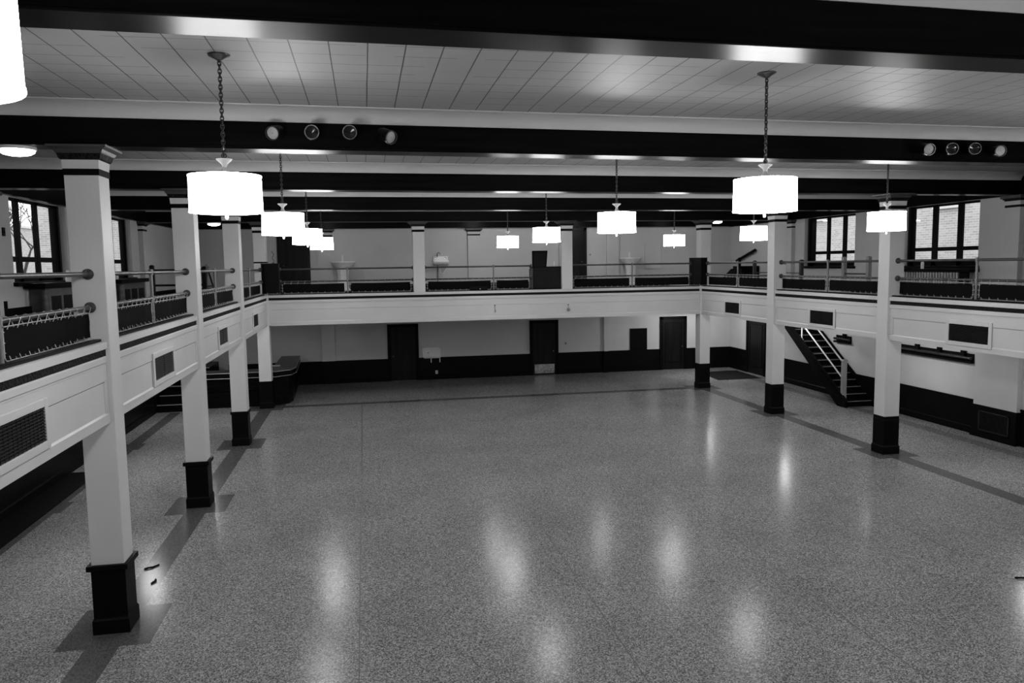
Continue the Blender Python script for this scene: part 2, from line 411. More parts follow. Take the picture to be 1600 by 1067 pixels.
# ------------------------------------------------------------------ balcony floors and fascias
def fascia_profile(s):   # (offset out of the plane toward the hall, z), s = +1 means out is +
    pts = [(0, 2.787), (0, 3.31), (-.012, 3.312), (-.012, 3.322), (0, 3.325), (0, 3.525), (.018, 3.527), (.018, 3.545), (.03, 3.56), (.03, 3.625),
           (.012, 3.64), (.012, 3.725), (.035, 3.728), (.035, 3.81), (.02, 3.818), (-.12, 3.818), (-.12, 2.787)]
    return [(s * a, z) for a, z in pts]
balcony = struct(MB().box(WL, FL - .1, WF, WB, 2.95, ZM).box(FR + .1, WR, WF, 28.9, 2.95, ZM).box(FR + .1, 14.9, 28.9, WB, 2.95, ZM).box(14.9, WR, 30.9, WB, 2.95, ZM)
                 .box(FL - .1, FR + .1, FB + .1, WB, 2.95, ZM).build('balcony_floor', [M['plaster']]), 'gallery floor running round three sides of the hall', 'balcony')
carp = MB().box(WL, FL - .13, WF, WB, ZM, ZM + .012).box(FR + .13, WR, WF, 20.5, ZM, ZM + .012).box(FL - .1, FR + .1, FB + .13, WB, ZM, ZM + .012).build('carpet', M['carpet'], balcony)
def fascia_side(name, x, s, y0, y1, label, rows, vents):
    o = MB().prism([(x + a, z) for a, z in fascia_profile(s)], 'y', y0, y1).build(name, M['fascia'], loc=(x, y0, 2.787))
    struct(o, label, 'balcony front')
    # raised boards that frame the sunk panel of every bay
    for i in range(len(rows) - 1):
        a, b = rows[i] + S, rows[i + 1]
        m = MB()
        m.prism([(x, 2.787), (x + s * .016, 2.787), (x + s * .016, 2.90), (x, 2.925)], 'y', a, b)
        m.box(x, x + s * .013, a + .002, a + .13, 2.926, 3.324); m.box(x, x + s * .013, b - .13, b - .002, 2.926, 3.324)
        m.box(x, x + s * .013, a + .002, b - .002, 3.326, 3.524)
        m.build('panel_frame', M['fascia'], o)
        MB().box(x + s * .008, x + s * .018, a + .02, b - .02, 3.64, 3.725).build('ornament_band', M['dentil'], o)
    MB().box(x - s * .03, x - s * .12, y0, y1, 3.818, 3.85).build('kerb', M['black'], o)
    return o
fascia_side('balcony_fascia_left', FL, 1, WF, FB, 'cream panelled front of the left balcony with black ornament band', [-.3, 5.11] + YL, None)
fascia_side('balcony_fascia_right', FR, -1, WF, FB, 'cream panelled front of the right balcony with black ornament band', [.2, 5.6] + YR, None)
fb = MB().prism([(FB - a, z) for a, z in fascia_profile(1)], 'x', FL, FR).build('balcony_fascia_back', M['fascia'], loc=(FL, FB, 2.787))
struct(fb, 'plain cream front of the far balcony with black band', 'balcony front')
m = MB(); m.prism([(FB, 2.787), (FB - .014, 2.787), (FB - .014, 2.90), (FB, 2.925)], 'x', FL + .02, FR - .02); m.build('lower_board', M['fascia'], fb)
MB().box(FL + .08, FR - .08, FB - .018, FB - .008, 3.64, 3.725).build('ornament_band', M['dentil'], fb)
MB().box(FL, FR, FB + .03, FB + .12, 3.818, 3.85).build('kerb', M['black'], fb)

# ------------------------------------------------------------------ columns
def column(side, y, label, base=True, lip=.03, x=None):
    cx = x if x is not None else (XL - S / 2 if side == 'L' else XR + S / 2)
    cy = y + S / 2; h = S / 2
    z0 = 0 if base else 3.818
    o = empty('column', (cx, cy, z0)); tag(o, label, 'column', kind='thing')
    MB().stack(cx, cy, [(h, ZW - .05 if base else z0), (h, 5.88)]).build('shaft', M['column'], o, .008)
    if base:
        b = MB().stack(cx, cy, [(h + .008, .2), (h + .008, ZW - .085), (h + lip * .5, ZW - .075), (h + lip, ZW - .07), (h + lip, ZW)]).build('base', M['black'], o, .004)
        MB().stack(cx, cy, [(.2255, 0), (.2255, .185), (.214, .205), (.208, .22)]).build('plinth', M['black'], o, .004)
    MB().stack(cx, cy, [(h + .008, 5.88), (h + .008, 5.958)]).build('black_band', M['black'], o)
    MB().stack(cx, cy, [(h + .006, 5.958), (h + .014, 6.065)]).build('neck', M['column'], o)
    MB().stack(cx, cy, [(h + .02, 6.065), (h + .035, 6.08), (h + .05, 6.13), (h + .055, 6.14)]).build('carved_moulding', M['dentil'], o)
    MB().stack(cx, cy, [(h + .055, 6.14), (h + .065, 6.15), (h + .085, 6.185), (h + .125, 6.205), (h + .135, 6.21), (h + .14, 6.235)]).build('capital', M['capwood'], o)
    return o
LC = ['square cream column nearest the camera, at the left, beside the large grille',
      'second square cream column of the left row, behind the big front pendant',
      'third square cream column of the left row, between two balcony railings',
      'square cream column at the far left corner of the hall, beside the dark bar']
for y, l, lip in zip(YL, LC, (.05, .045, .03, .02)): c_ = column('L', y, l, True, lip)
MB().stack(XL - S / 2, YL[3] + S / 2, [(S / 2 + .008, 4.88), (S / 2 + .008, 4.93)]).build('strap', M['black'], c_)
RC = ['square cream column at the far right corner of the hall, under a black newel box', 'square cream column left of the dark staircase', 'nearest square cream column of the right row, right of the staircase']
for y, l in zip((26.97, 21.725, 16.456), RC): column('R', y, l, True, .004)
column(None, 26.99, 'square cream column standing on the far balcony, right of the left pedestal fountain', False, x=1.868)
column(None, 26.99, 'square cream column standing on the far balcony, right of the charcoal console', False, x=7.13)
column('R', 11.19, 'square cream column of the right row, outside the frame', True, .004)

# ------------------------------------------------------------------ wall pilasters
def pil_upper(x0, x1, y0, y1, label):
    dx, dy = 0, 0
    o = empty('pilaster', ((x0 + x1) / 2, (y0 + y1) / 2, ZM)); tag(o, label, 'pilaster', kind='structure')
    MB().box(x0, x1, y0, y1, ZM, 6.235).build('shaft', M['plaster'], o)
    MB().box(x0 - .012, x1 + .012, y0 - .012, y1 + .012, 5.94, 6.0).build('black_band', M['black'], o)
    MB().box(x0 - .05, x1 + .05, y0 - .05, y1 + .05, 6.13, 6.16).box(x0 - .02, x1 + .02, y0 - .02, y1 + .02, 6.10, 6.13).build('carved_moulding', M['dentil'], o)
    MB().box(x0 - .09, x1 + .09, y0 - .09, y1 + .09, 6.16, 6.235).build('capital', M['capwood'], o, .01)
    return o
for x0, x1, w in ((-1.8, -1.22, 'left of the left pedestal fountain'), (4.25, 4.76, 'between the wall sink and the charcoal console'), (10.23, 10.78, 'left of the right pedestal fountain')):
    pil_upper(x0, x1, WB - .12, WB, 'flat cream pilaster on the upper far wall, ' + w)
for y, w in ((16.6, 'nearest the camera'), (21.75, 'between the two windows'), (27.0, 'beyond the far window')):
    pil_upper(WR - .14, WR, y, y + .45, 'flat cream pilaster on the upper right wall, ' + w)
for y, w in ((10.6, 'nearest the camera'), (16.0, 'before the nearer window'), (21.3, 'between the two windows'), (26.4, 'beyond the far window')):
    pil_upper(WL, WL + .14, y, y + .45, 'flat cream pilaster on the upper left wall, ' + w)
for x0, x1, w in ((-1.78, -1.26, 'left of the far left door'), (10.1, 10.28, 'left of the black board')):
    o = MB().box(x0, x1, WB - .10, WB, 0, 2.95).build('pilaster', M['plaster']); struct(o, 'flat cream pilaster on the lower far wall, ' + w, 'pilaster')
    MB().box(x0 - .02, x1 + .02, WB - .12, WB - .03, 0, ZW).build('wainscot', M['wainscot'], o)
# right lower pilaster with return grille
o = MB().box(15.86, WR, 16.42, 17.82, 0, 2.95).build('pilaster', M['plaster'], None, .01); struct(o, 'wide cream pier on the lower right wall, with a grille in its black base', 'pilaster')
MB().box(15.84, WR, 16.40, 17.84, 0, ZW - .08).build('wainscot', M['wainscot'], o)
MB().box(15.81, WR, 16.37, 17.86, 0, .14).build('baseboard', M['black'], o)
g = empty('return_grille', (15.84, 17.1, .19)); tag(g, 'floor level air return grille in the black base of the right pier', 'vent')
MB().box(15.835, 15.845, 16.6, 17.58, .19, .71).build('backing', M['grille'], g)
m = MB()
for a in ((16.6, 16.63, .19, .71), (17.55, 17.58, .19, .71)): m.box(15.815, 15.84, a[0], a[1], a[2], a[3])
m.box(15.815, 15.84, 16.6, 17.58, .19, .215).box(15.815, 15.84, 16.6, 17.58, .685, .71)
m.build('frame', M['dark_metal'], g)
m = MB()
for k in range(20): m.box(15.822, 15.838, 16.66 + k * .046, 16.675 + k * .046, .215, .685)
m.build('slats', M['grille'], g)

# ------------------------------------------------------------------ windows
def window(n, xw, s, y0, y1, label, lights):
    # s = +1: wall faces -x side (right wall) and the glass sits at larger x
    xg = xw + s * .17
    o = empty('window_%d' % n, (xg, (y0 + y1) / 2, ZS0)); struct(o, label, 'window')
    m = MB(); t = .07
    xa, xb = xg, xg + s * t
    m.box(xa, xb, y0, y1, ZS0, ZS0 + .12); m.box(xa, xb, y0, y1, ZS1 - .06, ZS1)
    edges = [y0] + [v for l in lights for v in l] + [y1]
    for i in range(0, len(edges), 2): m.box(xa, xb, edges[i], edges[i + 1], ZS0, ZS1)
    m.build('frame', M['black'], o, .006)
    m = MB(); m.box(xa + s * .01, xb, lights[0][0], lights[-1][1], 4.92, 5.03); m.build('transom_bar', M['black'], o)
    for a, b in lights:
        MB().box(xg + s * .03, xg + s * .036, a, b, ZS0 + .12, 4.92).build('glass_pane', M['glass'], o)
        MB().box(xg + s * .03, xg + s * .036, a, b, 5.03, ZS1 - .06).build('glass_pane', M['glass'], o)
    # casing strip inside the reveal
    far = y1 - .10 if s > 0 else y1 - .10
    MB().box(xg - s * .03, xg, y1 - .10, y1, ZS0, ZS1).box(xg - s * .03, xg, y0, y0 + .03, ZS0, ZS1).build('casing', M['woody'], o)
    MB().box(xw - s * .10, xg + s * .02, y0 - .06, y1 + .06, ZS0 - .08, ZS0 + .0).build('sill', M['black'], o, .008)
    return o
def lights_r(y1): return [(y1 - 2.65, y1 - 2.12), (y1 - 1.94, y1 - 1.15), (y1 - .97, y1 - .22)]
window(1, WR, 1, 23.33, 26.35, 'far dark framed window on the right wall, behind the staircase railing', [(23.38, 24.09), (24.27, 25.05), (25.2, 25.96)])
window(2, WR, 1, 18.03, 20.95, 'nearer dark framed window on the right wall, above the ribbed radiator', [(18.09, 18.83), (19.01, 19.80), (19.98, 20.73)])
window(3, WL, -1, 17.35, 20.35, 'nearer dark framed window on the left wall, left of the nearest column', [(17.36, 18.06), (18.24, 19.03), (19.2, 20.0)])
window(4, WL, -1, 22.62, 25.62, 'far dark framed window on the left wall, right of the nearest column', [(22.66, 23.32), (23.5, 24.28), (24.46, 25.27)])
window(5, WR, 1, 12.75, 15.67, 'third dark framed window of the right wall, outside the frame', [(12.85, 13.6), (13.78, 14.55), (14.73, 15.5)])
window(6, WL, -1, 12.1, 15.1, 'third dark framed window of the left wall, outside the frame', [(12.2, 12.9), (13.1, 13.85), (14.05, 14.9)])
window(7, WR, 1, 7.37, 10.3, 'fourth dark framed window of the right wall, outside the frame', [(7.47, 8.2), (8.38, 9.15), (9.33, 10.1)])
window(8, WL, -1, 6.85, 9.85, 'fourth dark framed window of the left wall, outside the frame', [(6.95, 7.7), (7.88, 8.65), (8.83, 9.6)])

# ------------------------------------------------------------------ doors
def door_back(n, x0, x1, z0, z1, label, kick=None, panel=False, knob='r', m='black'):
    o = empty('door_%d' % n, ((x0 + x1) / 2, WB, z0)); struct(o, label, 'door')
    y = WB; c = .13
    MB().box(x0, x0 + c, y - .07, y, z0, z1).box(x1 - c, x1, y - .07, y, z0, z1).box(x0, x1, y - .07, y, z1 - c, z1).build('casing', M[m], o, .006)
    d = MB().box(x0 + c, x1 - c, y - .035, y, z0 + .01, z1 - c).build('door_leaf', M['woody'], o)
    if panel:
        a, b = x0 + c + .1, x1 - c - .1
        q = MB(); zt = z1 - c - .14
        for u in ((a, a + .025, z0 + .32, zt), (b - .025, b, z0 + .32, zt), (a, b, z0 + .32, z0 + .345), (a, b, zt - .025, zt)): q.box(u[0], u[1], y - .05, y - .034, u[2], u[3])
        q.build('panel_moulding', M['black'], d)
    if kick:
        MB().box(kick[0], kick[1], y - .043, y - .034, kick[2], kick[3]).build('kick_plate', M['kick'], d)
    xk = x1 - c - .09 if knob == 'r' else x0 + c + .09
    MB().lathe((xk, y - .035, z0 + 1.02), [(.03, 0), (.03, -.008), (.012, -.012), (.012, -.04), (.028, -.05), (.03, -.07), (.012, -.08)], 14, 'y').build('knob', M['dark_metal'], d, smooth=True)
    return o
door_back(1, .85, 2.12, 0, 2.35, 'black door in the far wall, left of the small white wall fountain', knob='l')
door_back(2, 6.83, 8.08, 0, 2.35, 'black door in the far wall with a scuffed metal kick plate', kick=(7.03, 7.90, .07, .46))
door_back(3, 12.68, 13.92, 0, 2.35, 'dark panelled door in the far wall, right of the black board', panel=True)
door_back(4, -3.36, -2.1, ZM, 6.06, 'dark wooden door on the far balcony, behind the left newel box', knob='l', m='woody')
door_back(5, 8.15, 9.36, ZM, 6.24, 'tall dark wooden door on the far balcony, behind a cream column', m='woody')
o = empty('door_6', (WR, 29.8, 0)); struct(o, 'dark panelled door in the lower right wall, behind the black mat', 'door')
MB().box(WR - .06, WR, 28.98, 29.1, 0, 2.4).box(WR - .06, WR, 30.45, 30.6, 0, 2.4).box(WR - .06, WR, 28.98, 30.6, 2.28, 2.4).build('casing', M['black'], o)
d = MB().box(WR - .035, WR, 29.1, 30.45, .01, 2.28).build('door_leaf', M['woody'], o)
q = MB()
for u in ((29.25, 29.275, .3, 2.1), (30.28, 30.305, .3, 2.1), (29.25, 30.305, .3, .325), (29.25, 30.305, 2.075, 2.1)): q.box(WR - .05, WR - .034, u[0], u[1], u[2], u[3])
q.build('panel_moulding', M['black'], d)

# ------------------------------------------------------------------ pendants
def make_pendant():
    o = empty('pendant_lamp', (0, 0, 5.25)); tag(o, 'x', 'pendant lamp', 'white drum pendants over the hall')
    R, R2 = .335, .345
    m = MB(); n = 48; prof = [(R2, 5.25), (R2, 5.262), (R2 - .003, 5.264), (R + .002, 5.59), (R + .006, 5.593), (R + .006, 5.605)]
    m.lathe((0, 0, 0), prof, n, caps=False); m.build('lamp_shade', M['shade'], o, smooth=True)
    MB().lathe((0, 0, 0), [(R2 - .01, 5.262), (.02, 5.254)], n, caps=False).build('diffuser', M['shadetop'], o)
    MB().lathe((0, 0, 0), [(R - .005, 5.585), (.02, 5.588)], n, caps=False).build('top_disc', M['white'], o)
    MB().lathe((0, 0, 0), [(.026, 5.26), (.022, 5.235), (.014, 5.228), (.016, 5.20), (.010, 5.185)], 12).build('finial', M['pale_metal'], o, smooth=True)
    MB().lathe((0, 0, 0), [(.085, 5.588), (.07, 5.61), (.03, 5.66), (.018, 5.69), (.03, 5.72), (.075, 5.755), (.078, 5.765), (.02, 5.77)], 20).build('neck', M['brushed'], o, smooth=True)
    m = MB(); k = 0; z = 5.80
    I = Matrix.Identity(3)
    m.torus((0, 0, 5.797), .022, .006, Matrix.Rotation(PI / 2, 3, 'X'), 10, 5)
    while z < 6.70:
        rot = Matrix.Rotation(PI / 2, 3, 'X') if k % 2 else Matrix.Rotation(PI / 2, 3, 'Z') @ Matrix.Rotation(PI / 2, 3, 'X')
        m.torus((0, 0, z + .016), .021, .0075, rot, 10, 5, .75, 1.25)
        z += .037; k += 1
    m.build('chain', M['dark_metal'], o, smooth=True)
    MB().lathe((0, 0, 0), [(.016, 6.69), (.03, 6.70), (.06, 6.715), (.10, 6.735), (.105, 6.75)], 24).build('canopy', M['dark_metal'], o, smooth=True)
    return o
PEND = [(-1.30, 8.06, 'large drum pendant hanging in front of the second left column'),
        (-1.29, 13.47, 'drum pendant right behind the large front left one, second in its row'),
        (-1.275, 18.9, 'third drum pendant of the left row, overlapping the two beside it'),
        (-1.23, 24.3, 'fourth and farthest drum pendant of the left row'),
        (4.40, 8.06, 'large drum pendant hanging before the column left of the staircase'),
        (4.48, 13.47, 'drum pendant of the middle row, right of the tall dark balcony door'),
        (4.47, 18.9, 'drum pendant of the middle row, above the charcoal console'),
        (4.49, 24.3, 'farthest drum pendant of the middle row, left of the console'),
        (9.90, 13.47, 'drum pendant at the right, in front of the nearest right column'),
        (10.02, 18.9, 'drum pendant of the right row, just left of the column before the staircase'),
        (10.06, 24.3, 'farthest drum pendant of the right row, left of the black newel box'),
        (-1.33, 2.58, 'drum pendant cut off by the upper left corner of the photo'),
        (4.40, 2.65, 'middle drum pendant of the row over the camera, outside the frame'),
        (10.0, 2.65, 'right drum pendant of the row over the camera, outside the frame'),
        (10.0, 8.06, 'drum pendant at the right of the front row, outside the frame')]
pr = make_pendant()
for i, (x, y, l) in enumerate(PEND):
    if i == 0: o = pr; o.location = (x, y, 5.25); o['label'] = l
    else: o = copy_tree(pr, (x, y, 5.25), l)
def point(name, loc, power, r):
    l = bpy.data.lights.new(name, 'POINT'); l.energy = power; l.shadow_soft_size = r
    o = bpy.data.objects.new(name, l); o.location = loc; COL.objects.link(o); return o

# flush domes under the beams of the side aisles
def make_dome(loc, label):
    o = empty('ceiling_light', loc); tag(o, label, 'ceiling light', 'flush dome lights under the beams')
    MB().lathe(loc, [(.215, .035), (.215, .0), (.205, -.005)], 28).build('rim', M['pale_metal'], o, smooth=True)
    MB().lathe(loc, [(.20, -.004), (.19, -.03), (.15, -.055), (.08, -.07), (.01, -.074)], 28).build('dome', M['dome'], o, smooth=True)
    return o
make_dome((-4.15, 10.70, 6.20), 'flush dome light under the spotlight beam, left of the nearest column')
make_dome((-4.80, 27.17, 6.20), 'flush dome light under the far beam at the left')
make_dome((12.95, 27.25, 6.20), 'flush dome light under the far beam at the right')

# ------------------------------------------------------------------ stage spotlights on the second beam
def spot(x, z, pan, tilt, lit, label):
    y = slant(10.521, 11.19)(x) - .004
    o = empty('stage_spotlight', (x, y, z)); tag(o, label, 'spotlight', 'par can spotlights on the beam')
    MB().box(x - .05, x + .05, y - .018, y, z - .045, z + .045).lathe((x, y, z), [(.02, -.015), (.02, -.07)], 10, 'y').build('bracket', M['black'], o)
    R = Matrix.Rotation(pan, 3, 'Z') @ Matrix.Rotation(-tilt, 3, 'X')
    c = Vector((x, y - .15, z))
    def tr(mb):
        mb.v = [c + R @ (v - c) for v in mb.v]; return mb
    n = 24
    can = MB().lathe(c, [(.045, .11), (.075, .09), (.085, .05), (.088, -.10), (.088, -.135), (.078, -.135), (.078, -.06), (.01, -.05)], n, 'y', caps=False)
    tr(can).build('can', M['black'], o, smooth=True)
    tr(MB().lathe(c, [(.080, -.134), (.080, -.146), (.091, -.146), (.091, -.134)], n, 'y', caps=False)).build('rim', M['chrome'] if not lit else M['dark_metal'], o, smooth=True)
    tr(MB().lathe(c, [(.076, -.120 if lit else -.075), (.05, -.128 if lit else -.07), (.005, -.135 if lit else -.065)], n, 'y', caps=False)).build('lens', M['radiator'] if lit else M['lens'], o, smooth=True)
    y2 = MB(); pts = [(x + .10 * math.cos(a), y - .13, z + .10 * math.sin(a)) for a in [PI * k / 10 for k in range(11)]]
    y2.tube(pts, .008, 6).build('yoke', M['black'], o)
SP = [(-1.03, 6.425, -.35, -.25, True, 'silver lensed spotlight at the left end of the left group of four on the beam'),
      (-.60, 6.42, 0.05, -.05, False, 'second spotlight of the left group, black with a bright ring'),
      (-.13, 6.43, 0.05, -.05, False, 'third spotlight of the left group, black with a bright ring'),
      (.33, 6.42, .6, -.35, True, 'right end spotlight of the left group, turned toward the floor'),
      (8.62, 6.40, -.15, -.2, True, 'silver lensed spotlight at the left end of the right group of four on the beam'),
      (9.08, 6.40, -.45, -.05, False, 'second spotlight of the right group, black with a bright ring'),
      (9.50, 6.41, -.45, -.05, False, 'third spotlight of the right group, black with a bright ring'),
      (9.95, 6.39, -.25, -.1, True, 'silver lensed spotlight at the right end of the right group')]
for a in SP: spot(*a)

# ------------------------------------------------------------------ vents in the balcony fascias
def vent(x, s, y0, y1, z0, z1, label):
    o = empty('fascia_vent', (x, (y0 + y1) / 2, z0)); tag(o, label, 'vent', 'air grilles in the balcony fronts')
    f = .085
    m = MB(); e = x + s * .034
    m.box(x + s * .001, e, y0 - f, y0, z0 - f, z1 + f).box(x + s * .001, e, y1, y1 + f, z0 - f, z1 + f).box(x + s * .001, e, y0, y1, z0 - f, z0).box(x + s * .001, e, y0, y1, z1, z1 + f)
    m.build('frame', M['fascia'], o, .006)
    MB().box(x + s * .001, x + s * .006, y0, y1, z0, z1).build('backing', M['void'], o)
    m = MB(); n = 11
    for k in range(n):
        z = z0 + (k + .5) * (z1 - z0) / n
        m.prism([(x + s * .006, z + .008), (x + s * .026, z - .008), (x + s * .026, z - .002), (x + s * .006, z + .014)], 'y', y0, y1)
    nb = int((y1 - y0) / .09) if y0 < 8 else 2
    for k in range(1, nb): m.box(x + s * .018, x + s * .024, y0 + k * (y1 - y0) / nb - .003, y0 + k * (y1 - y0) / nb + .003, z0, z1)
    m.build('slats', M['grille'], o)
for y0, y1, l in ((7.3, 8.5, 'large air grille in the left balcony front, cut by the left edge of the photo'), (12.72, 13.91, 'air grille in the left balcony front, between the first and second left columns'),
                  (18.18, 19.25, 'air grille in the left balcony front, between the second and third left columns'), (23.68, 24.69, 'small air grille in the left balcony front, near the far corner')):
    vent(FL, 1, y0, y1, 2.995, 3.345, l)
for y0, y1, l in ((13.44, 14.52, 'air grille in the right balcony front, right of the nearest right column'), (18.70, 19.80, 'air grille in the right balcony front, above the staircase'),
                  (24.0, 25.03, 'small air grille in the right balcony front, near the far corner')):
    vent(FR, -1, y0, y1, 2.96, 3.322, l)

# ------------------------------------------------------------------ balcony railings
ZT, ZL = 4.665, 4.25
def railing(p, q, label, posts=1, at_x=None, end0=True, end1=True, seed=1, skip=None):
    """p, q: (x, y) ends between columns"""
    rnd = random.Random(seed)
    p = Vector((p[0], p[1], 0)); q = Vector((q[0], q[1], 0)); d = (q - p).normalized(); p = p + d * .004; q = q - d * .004; L = (q - p).length; nrm = Vector((-d.y, d.x, 0))
    o = empty('balcony_railing', ((p.x + q.x) / 2, (p.y + q.y) / 2, 3.818)); tag(o, label, 'railing', 'pipe railings of the balcony')
    def at(t, z): return p + d * t + Vector((0, 0, z))
    MB().tube([at(.0, ZT), at(L, ZT)], .029, 12).build('top_rail', M['rail'], o, smooth=True)
    MB().tube([at(.0, ZL), at(L, ZL)], .027, 12).build('lower_rail', M['rail'], o, smooth=True)
    for t, e, sg in ((0, end0, 1), (L, end1, -1)):
        if not e: continue
        for z in (ZT, ZL):
            m = MB(); prof = [(.068, 0), (.068, .018), (.05, .04), (.033, .055)]
            rot = d.to_track_quat('Z', 'Y').to_matrix() if sg > 0 else (-d).to_track_quat('Z', 'Y').to_matrix()
            m.lathe((0, 0, 0), prof, 18); m.v = [at(t, z) + rot @ v for v in m.v]; m.build('flange', M['rail'], o, smooth=True)
    bounds = [0.]
    for k in range(posts):
        t = at_x if at_x else L * (k + 1) / (posts + 1); bounds.append(t)
        MB().tube([at(t, 3.83), at(t, ZT + .055)], [.026, .026], 12).lathe(at(t, 3.818), [(.05, 0), (.05, .014), (.03, .03)], 14).lathe(at(t, ZL - .04), [(.036, 0), (.036, .08)], 12).lathe(at(t, ZT - .04), [(.036, 0), (.036, .09)], 12).build('post', M['post'], o, smooth=True)
    bounds.append(L)
    for a, b in zip(bounds[:-1], bounds[1:]):
        if skip and skip[0] < (a + b) / 2 / L < skip[1]: continue
        a2, b2 = a + .11, b - .11
        z0, z1 = 3.885, ZL - .075
        n = max(3, int((b2 - a2) / .35)); vs = []; fs = []; nz = 3
        for i in range(n + 1):
            for j in range(nz + 1):
                u = i / n; w = j / nz
                bow = .01 * math.sin(u * 9 + seed) + .006 * rnd.uniform(-1, 1)
                pt = at(a2 + (b2 - a2) * u, z0 + (z1 - z0) * w - .012 * math.sin(PI * u) * (1 if j == nz else 0)) + nrm * bow; vs.append(pt)
        for i in range(n):
            for j in range(nz): fs.append((i * (nz + 1) + j, (i + 1) * (nz + 1) + j, (i + 1) * (nz + 1) + j + 1, i * (nz + 1) + j + 1))
        sc = MB().add(vs, fs).build('screen_panel', M['screen'], o)
        md = sc.modifiers.new('thick', 'SOLIDIFY'); md.thickness = .006
        m = MB(); step = .22; k = int((b2 - a2) / step)
        for i in range(k + 1):
            t = a2 + .02 + (b2 - a2 - .04) * i / max(1, k)
            pts = [at(t, z1 - .015) + nrm * .012, at(t + .015, z1 + .05) + nrm * .035, at(t + .03, ZL + .02) + nrm * .025, at(t + .035, ZL + .031), at(t + .04, ZL) - nrm * .034, at(t + .03, z1 + .02) - nrm * .02, at(t + .015, z1 - .015) - nrm * .012]
            m.tube(pts, .005, 4)
            pts = [at(t, z0 + .02) + nrm * .012, at(t + .012, z0 - .02) + nrm * .02, at(t + .02, 3.853), at(t + .03, z0 - .02) - nrm * .02, at(t + .02, z0 + .02) - nrm * .012]
            m.tube(pts, .005, 4)
        m.tube([at(a2, 3.856), at(b2, 3.856)], .005, 4); m.tube([at(a2, z1 + .012), at(b2, z1 + .012)], .006, 4)
        for t, tt in ((a2, a), (b2, b)):
            for zz in (z0 + .05, (z0 + z1) / 2, z1 - .04):
                m.tube([at(t, zz), at(tt + (.03 if tt == a else -.03), zz + .02)], .0045, 4)
            m.tube([at(t + (-.03 if t == a2 else .03), z0), at(t + (-.03 if t == a2 else .03), z1)], .006, 4)
        m.build('lacing_cord', M['cord'], o)
    return o
XRL, XRR, YRB = -3.378, 12.43, 27.17
railing((XRL, 5.11 + S), (XRL, YL[0]), 'pipe railing of the left balcony nearest the camera, left of the nearest column', seed=2)
railing((XRL, YL[0] + S), (XRL, YL[1]), 'pipe railing of the left balcony between the first and second columns', seed=3)
railing((XRL, YL[1] + S), (XRL, YL[2]), 'pipe railing of the left balcony between the second and third columns', seed=4)
railing((XRL, YL[2] + S), (XRL, 26.90), 'pipe railing of the left balcony from the third column to the newel box', seed=5)
railing((-2.80, YRB), (1.868 - S / 2, YRB), 'pipe railing of the far balcony from the left newel box to the first column', seed=6)
railing((1.868 + S / 2, YRB), (5.86, YRB), 'pipe railing of the far balcony ending at the charcoal console', seed=7, at_x=2.42)
railing((7.13 + S / 2, YRB), (11.92, YRB), 'pipe railing of the far balcony from the second column to the right newel box', seed=8)
railing((XRR, 26.87), (XRR, YR[2] + S), 'pipe railing of the right balcony between newel box and staircase column', seed=9)
railing((XRR, YR[2]), (XRR, YR[1] + S), 'pipe railing of the right balcony above the staircase', seed=10)
railing((XRR, YR[1]), (XRR, YR[0] + S), 'pipe railing of the right balcony at the right edge of the photo', seed=11)

# corner newel boxes
def newel_box(pts, label):
    cx = sum(p[0] for p in pts) / len(pts); cy = sum(p[1] for p in pts) / len(pts)
    o = empty('newel_box', (cx, cy, 3.85)); tag(o, label, 'newel box', 'black boxes at the balcony corners')
    MB().prism(pts, 'z', 3.87, 4.845).build('body', M['black'], o, .006)
    MB().prism([(cx + (p[0] - cx) * 1.03, cy + (p[1] - cy) * 1.0) for p in pts], 'z', 4.845, 4.872).build('top', M['black'], o)
    MB().prism(pts, 'z', 3.85, 3.87).build('base_plate', M['post'], o)
    a, b = Vector(pts[1]), Vector(pts[2])
    for t in (.15, .85):
        q = a.lerp(b, t); n = Vector((b.y - a.y, -(b.x - a.x))).normalized()
        MB().lathe((q.x + n.x * .015, q.y + n.y * .015, 3.872), [(.016, 0), (.02, .012), (.012, .028)], 10).build('corner_bolt', M['chrome'], o, smooth=True)
    return o
newel_box([(-3.355, 26.95), (-3.24, 26.90), (-2.80, 26.94), (-2.80, 27.40), (-3.17, 27.40), (-3.17, 26.95)], 'black newel box at the left corner of the far balcony, below the dark door')
newel_box([(11.94, 27.40), (11.94, 27.06), (12.19, 26.90), (12.46, 26.955), (12.19, 26.957), (12.19, 27.40)], 'black newel box at the right corner of the far balcony')
o = empty('twisted_stem_ornament', (-2.98, 27.18, 4.875)); tag(o, 'thin dark twisted stem standing on the left black newel box', 'ornament')
MB().lathe((-2.98, 27.18, 4.875), [(.045, 0), (.045, .015), (.012, .03)], 14).build('base', M['dark_metal'], o)
MB().tube([(-2.98 + .03 * math.sin(k * .9), 27.18, 4.9 + .03 * k) for k in range(14)], .011, 6).build('stem', M['dark_metal'], o, smooth=True)

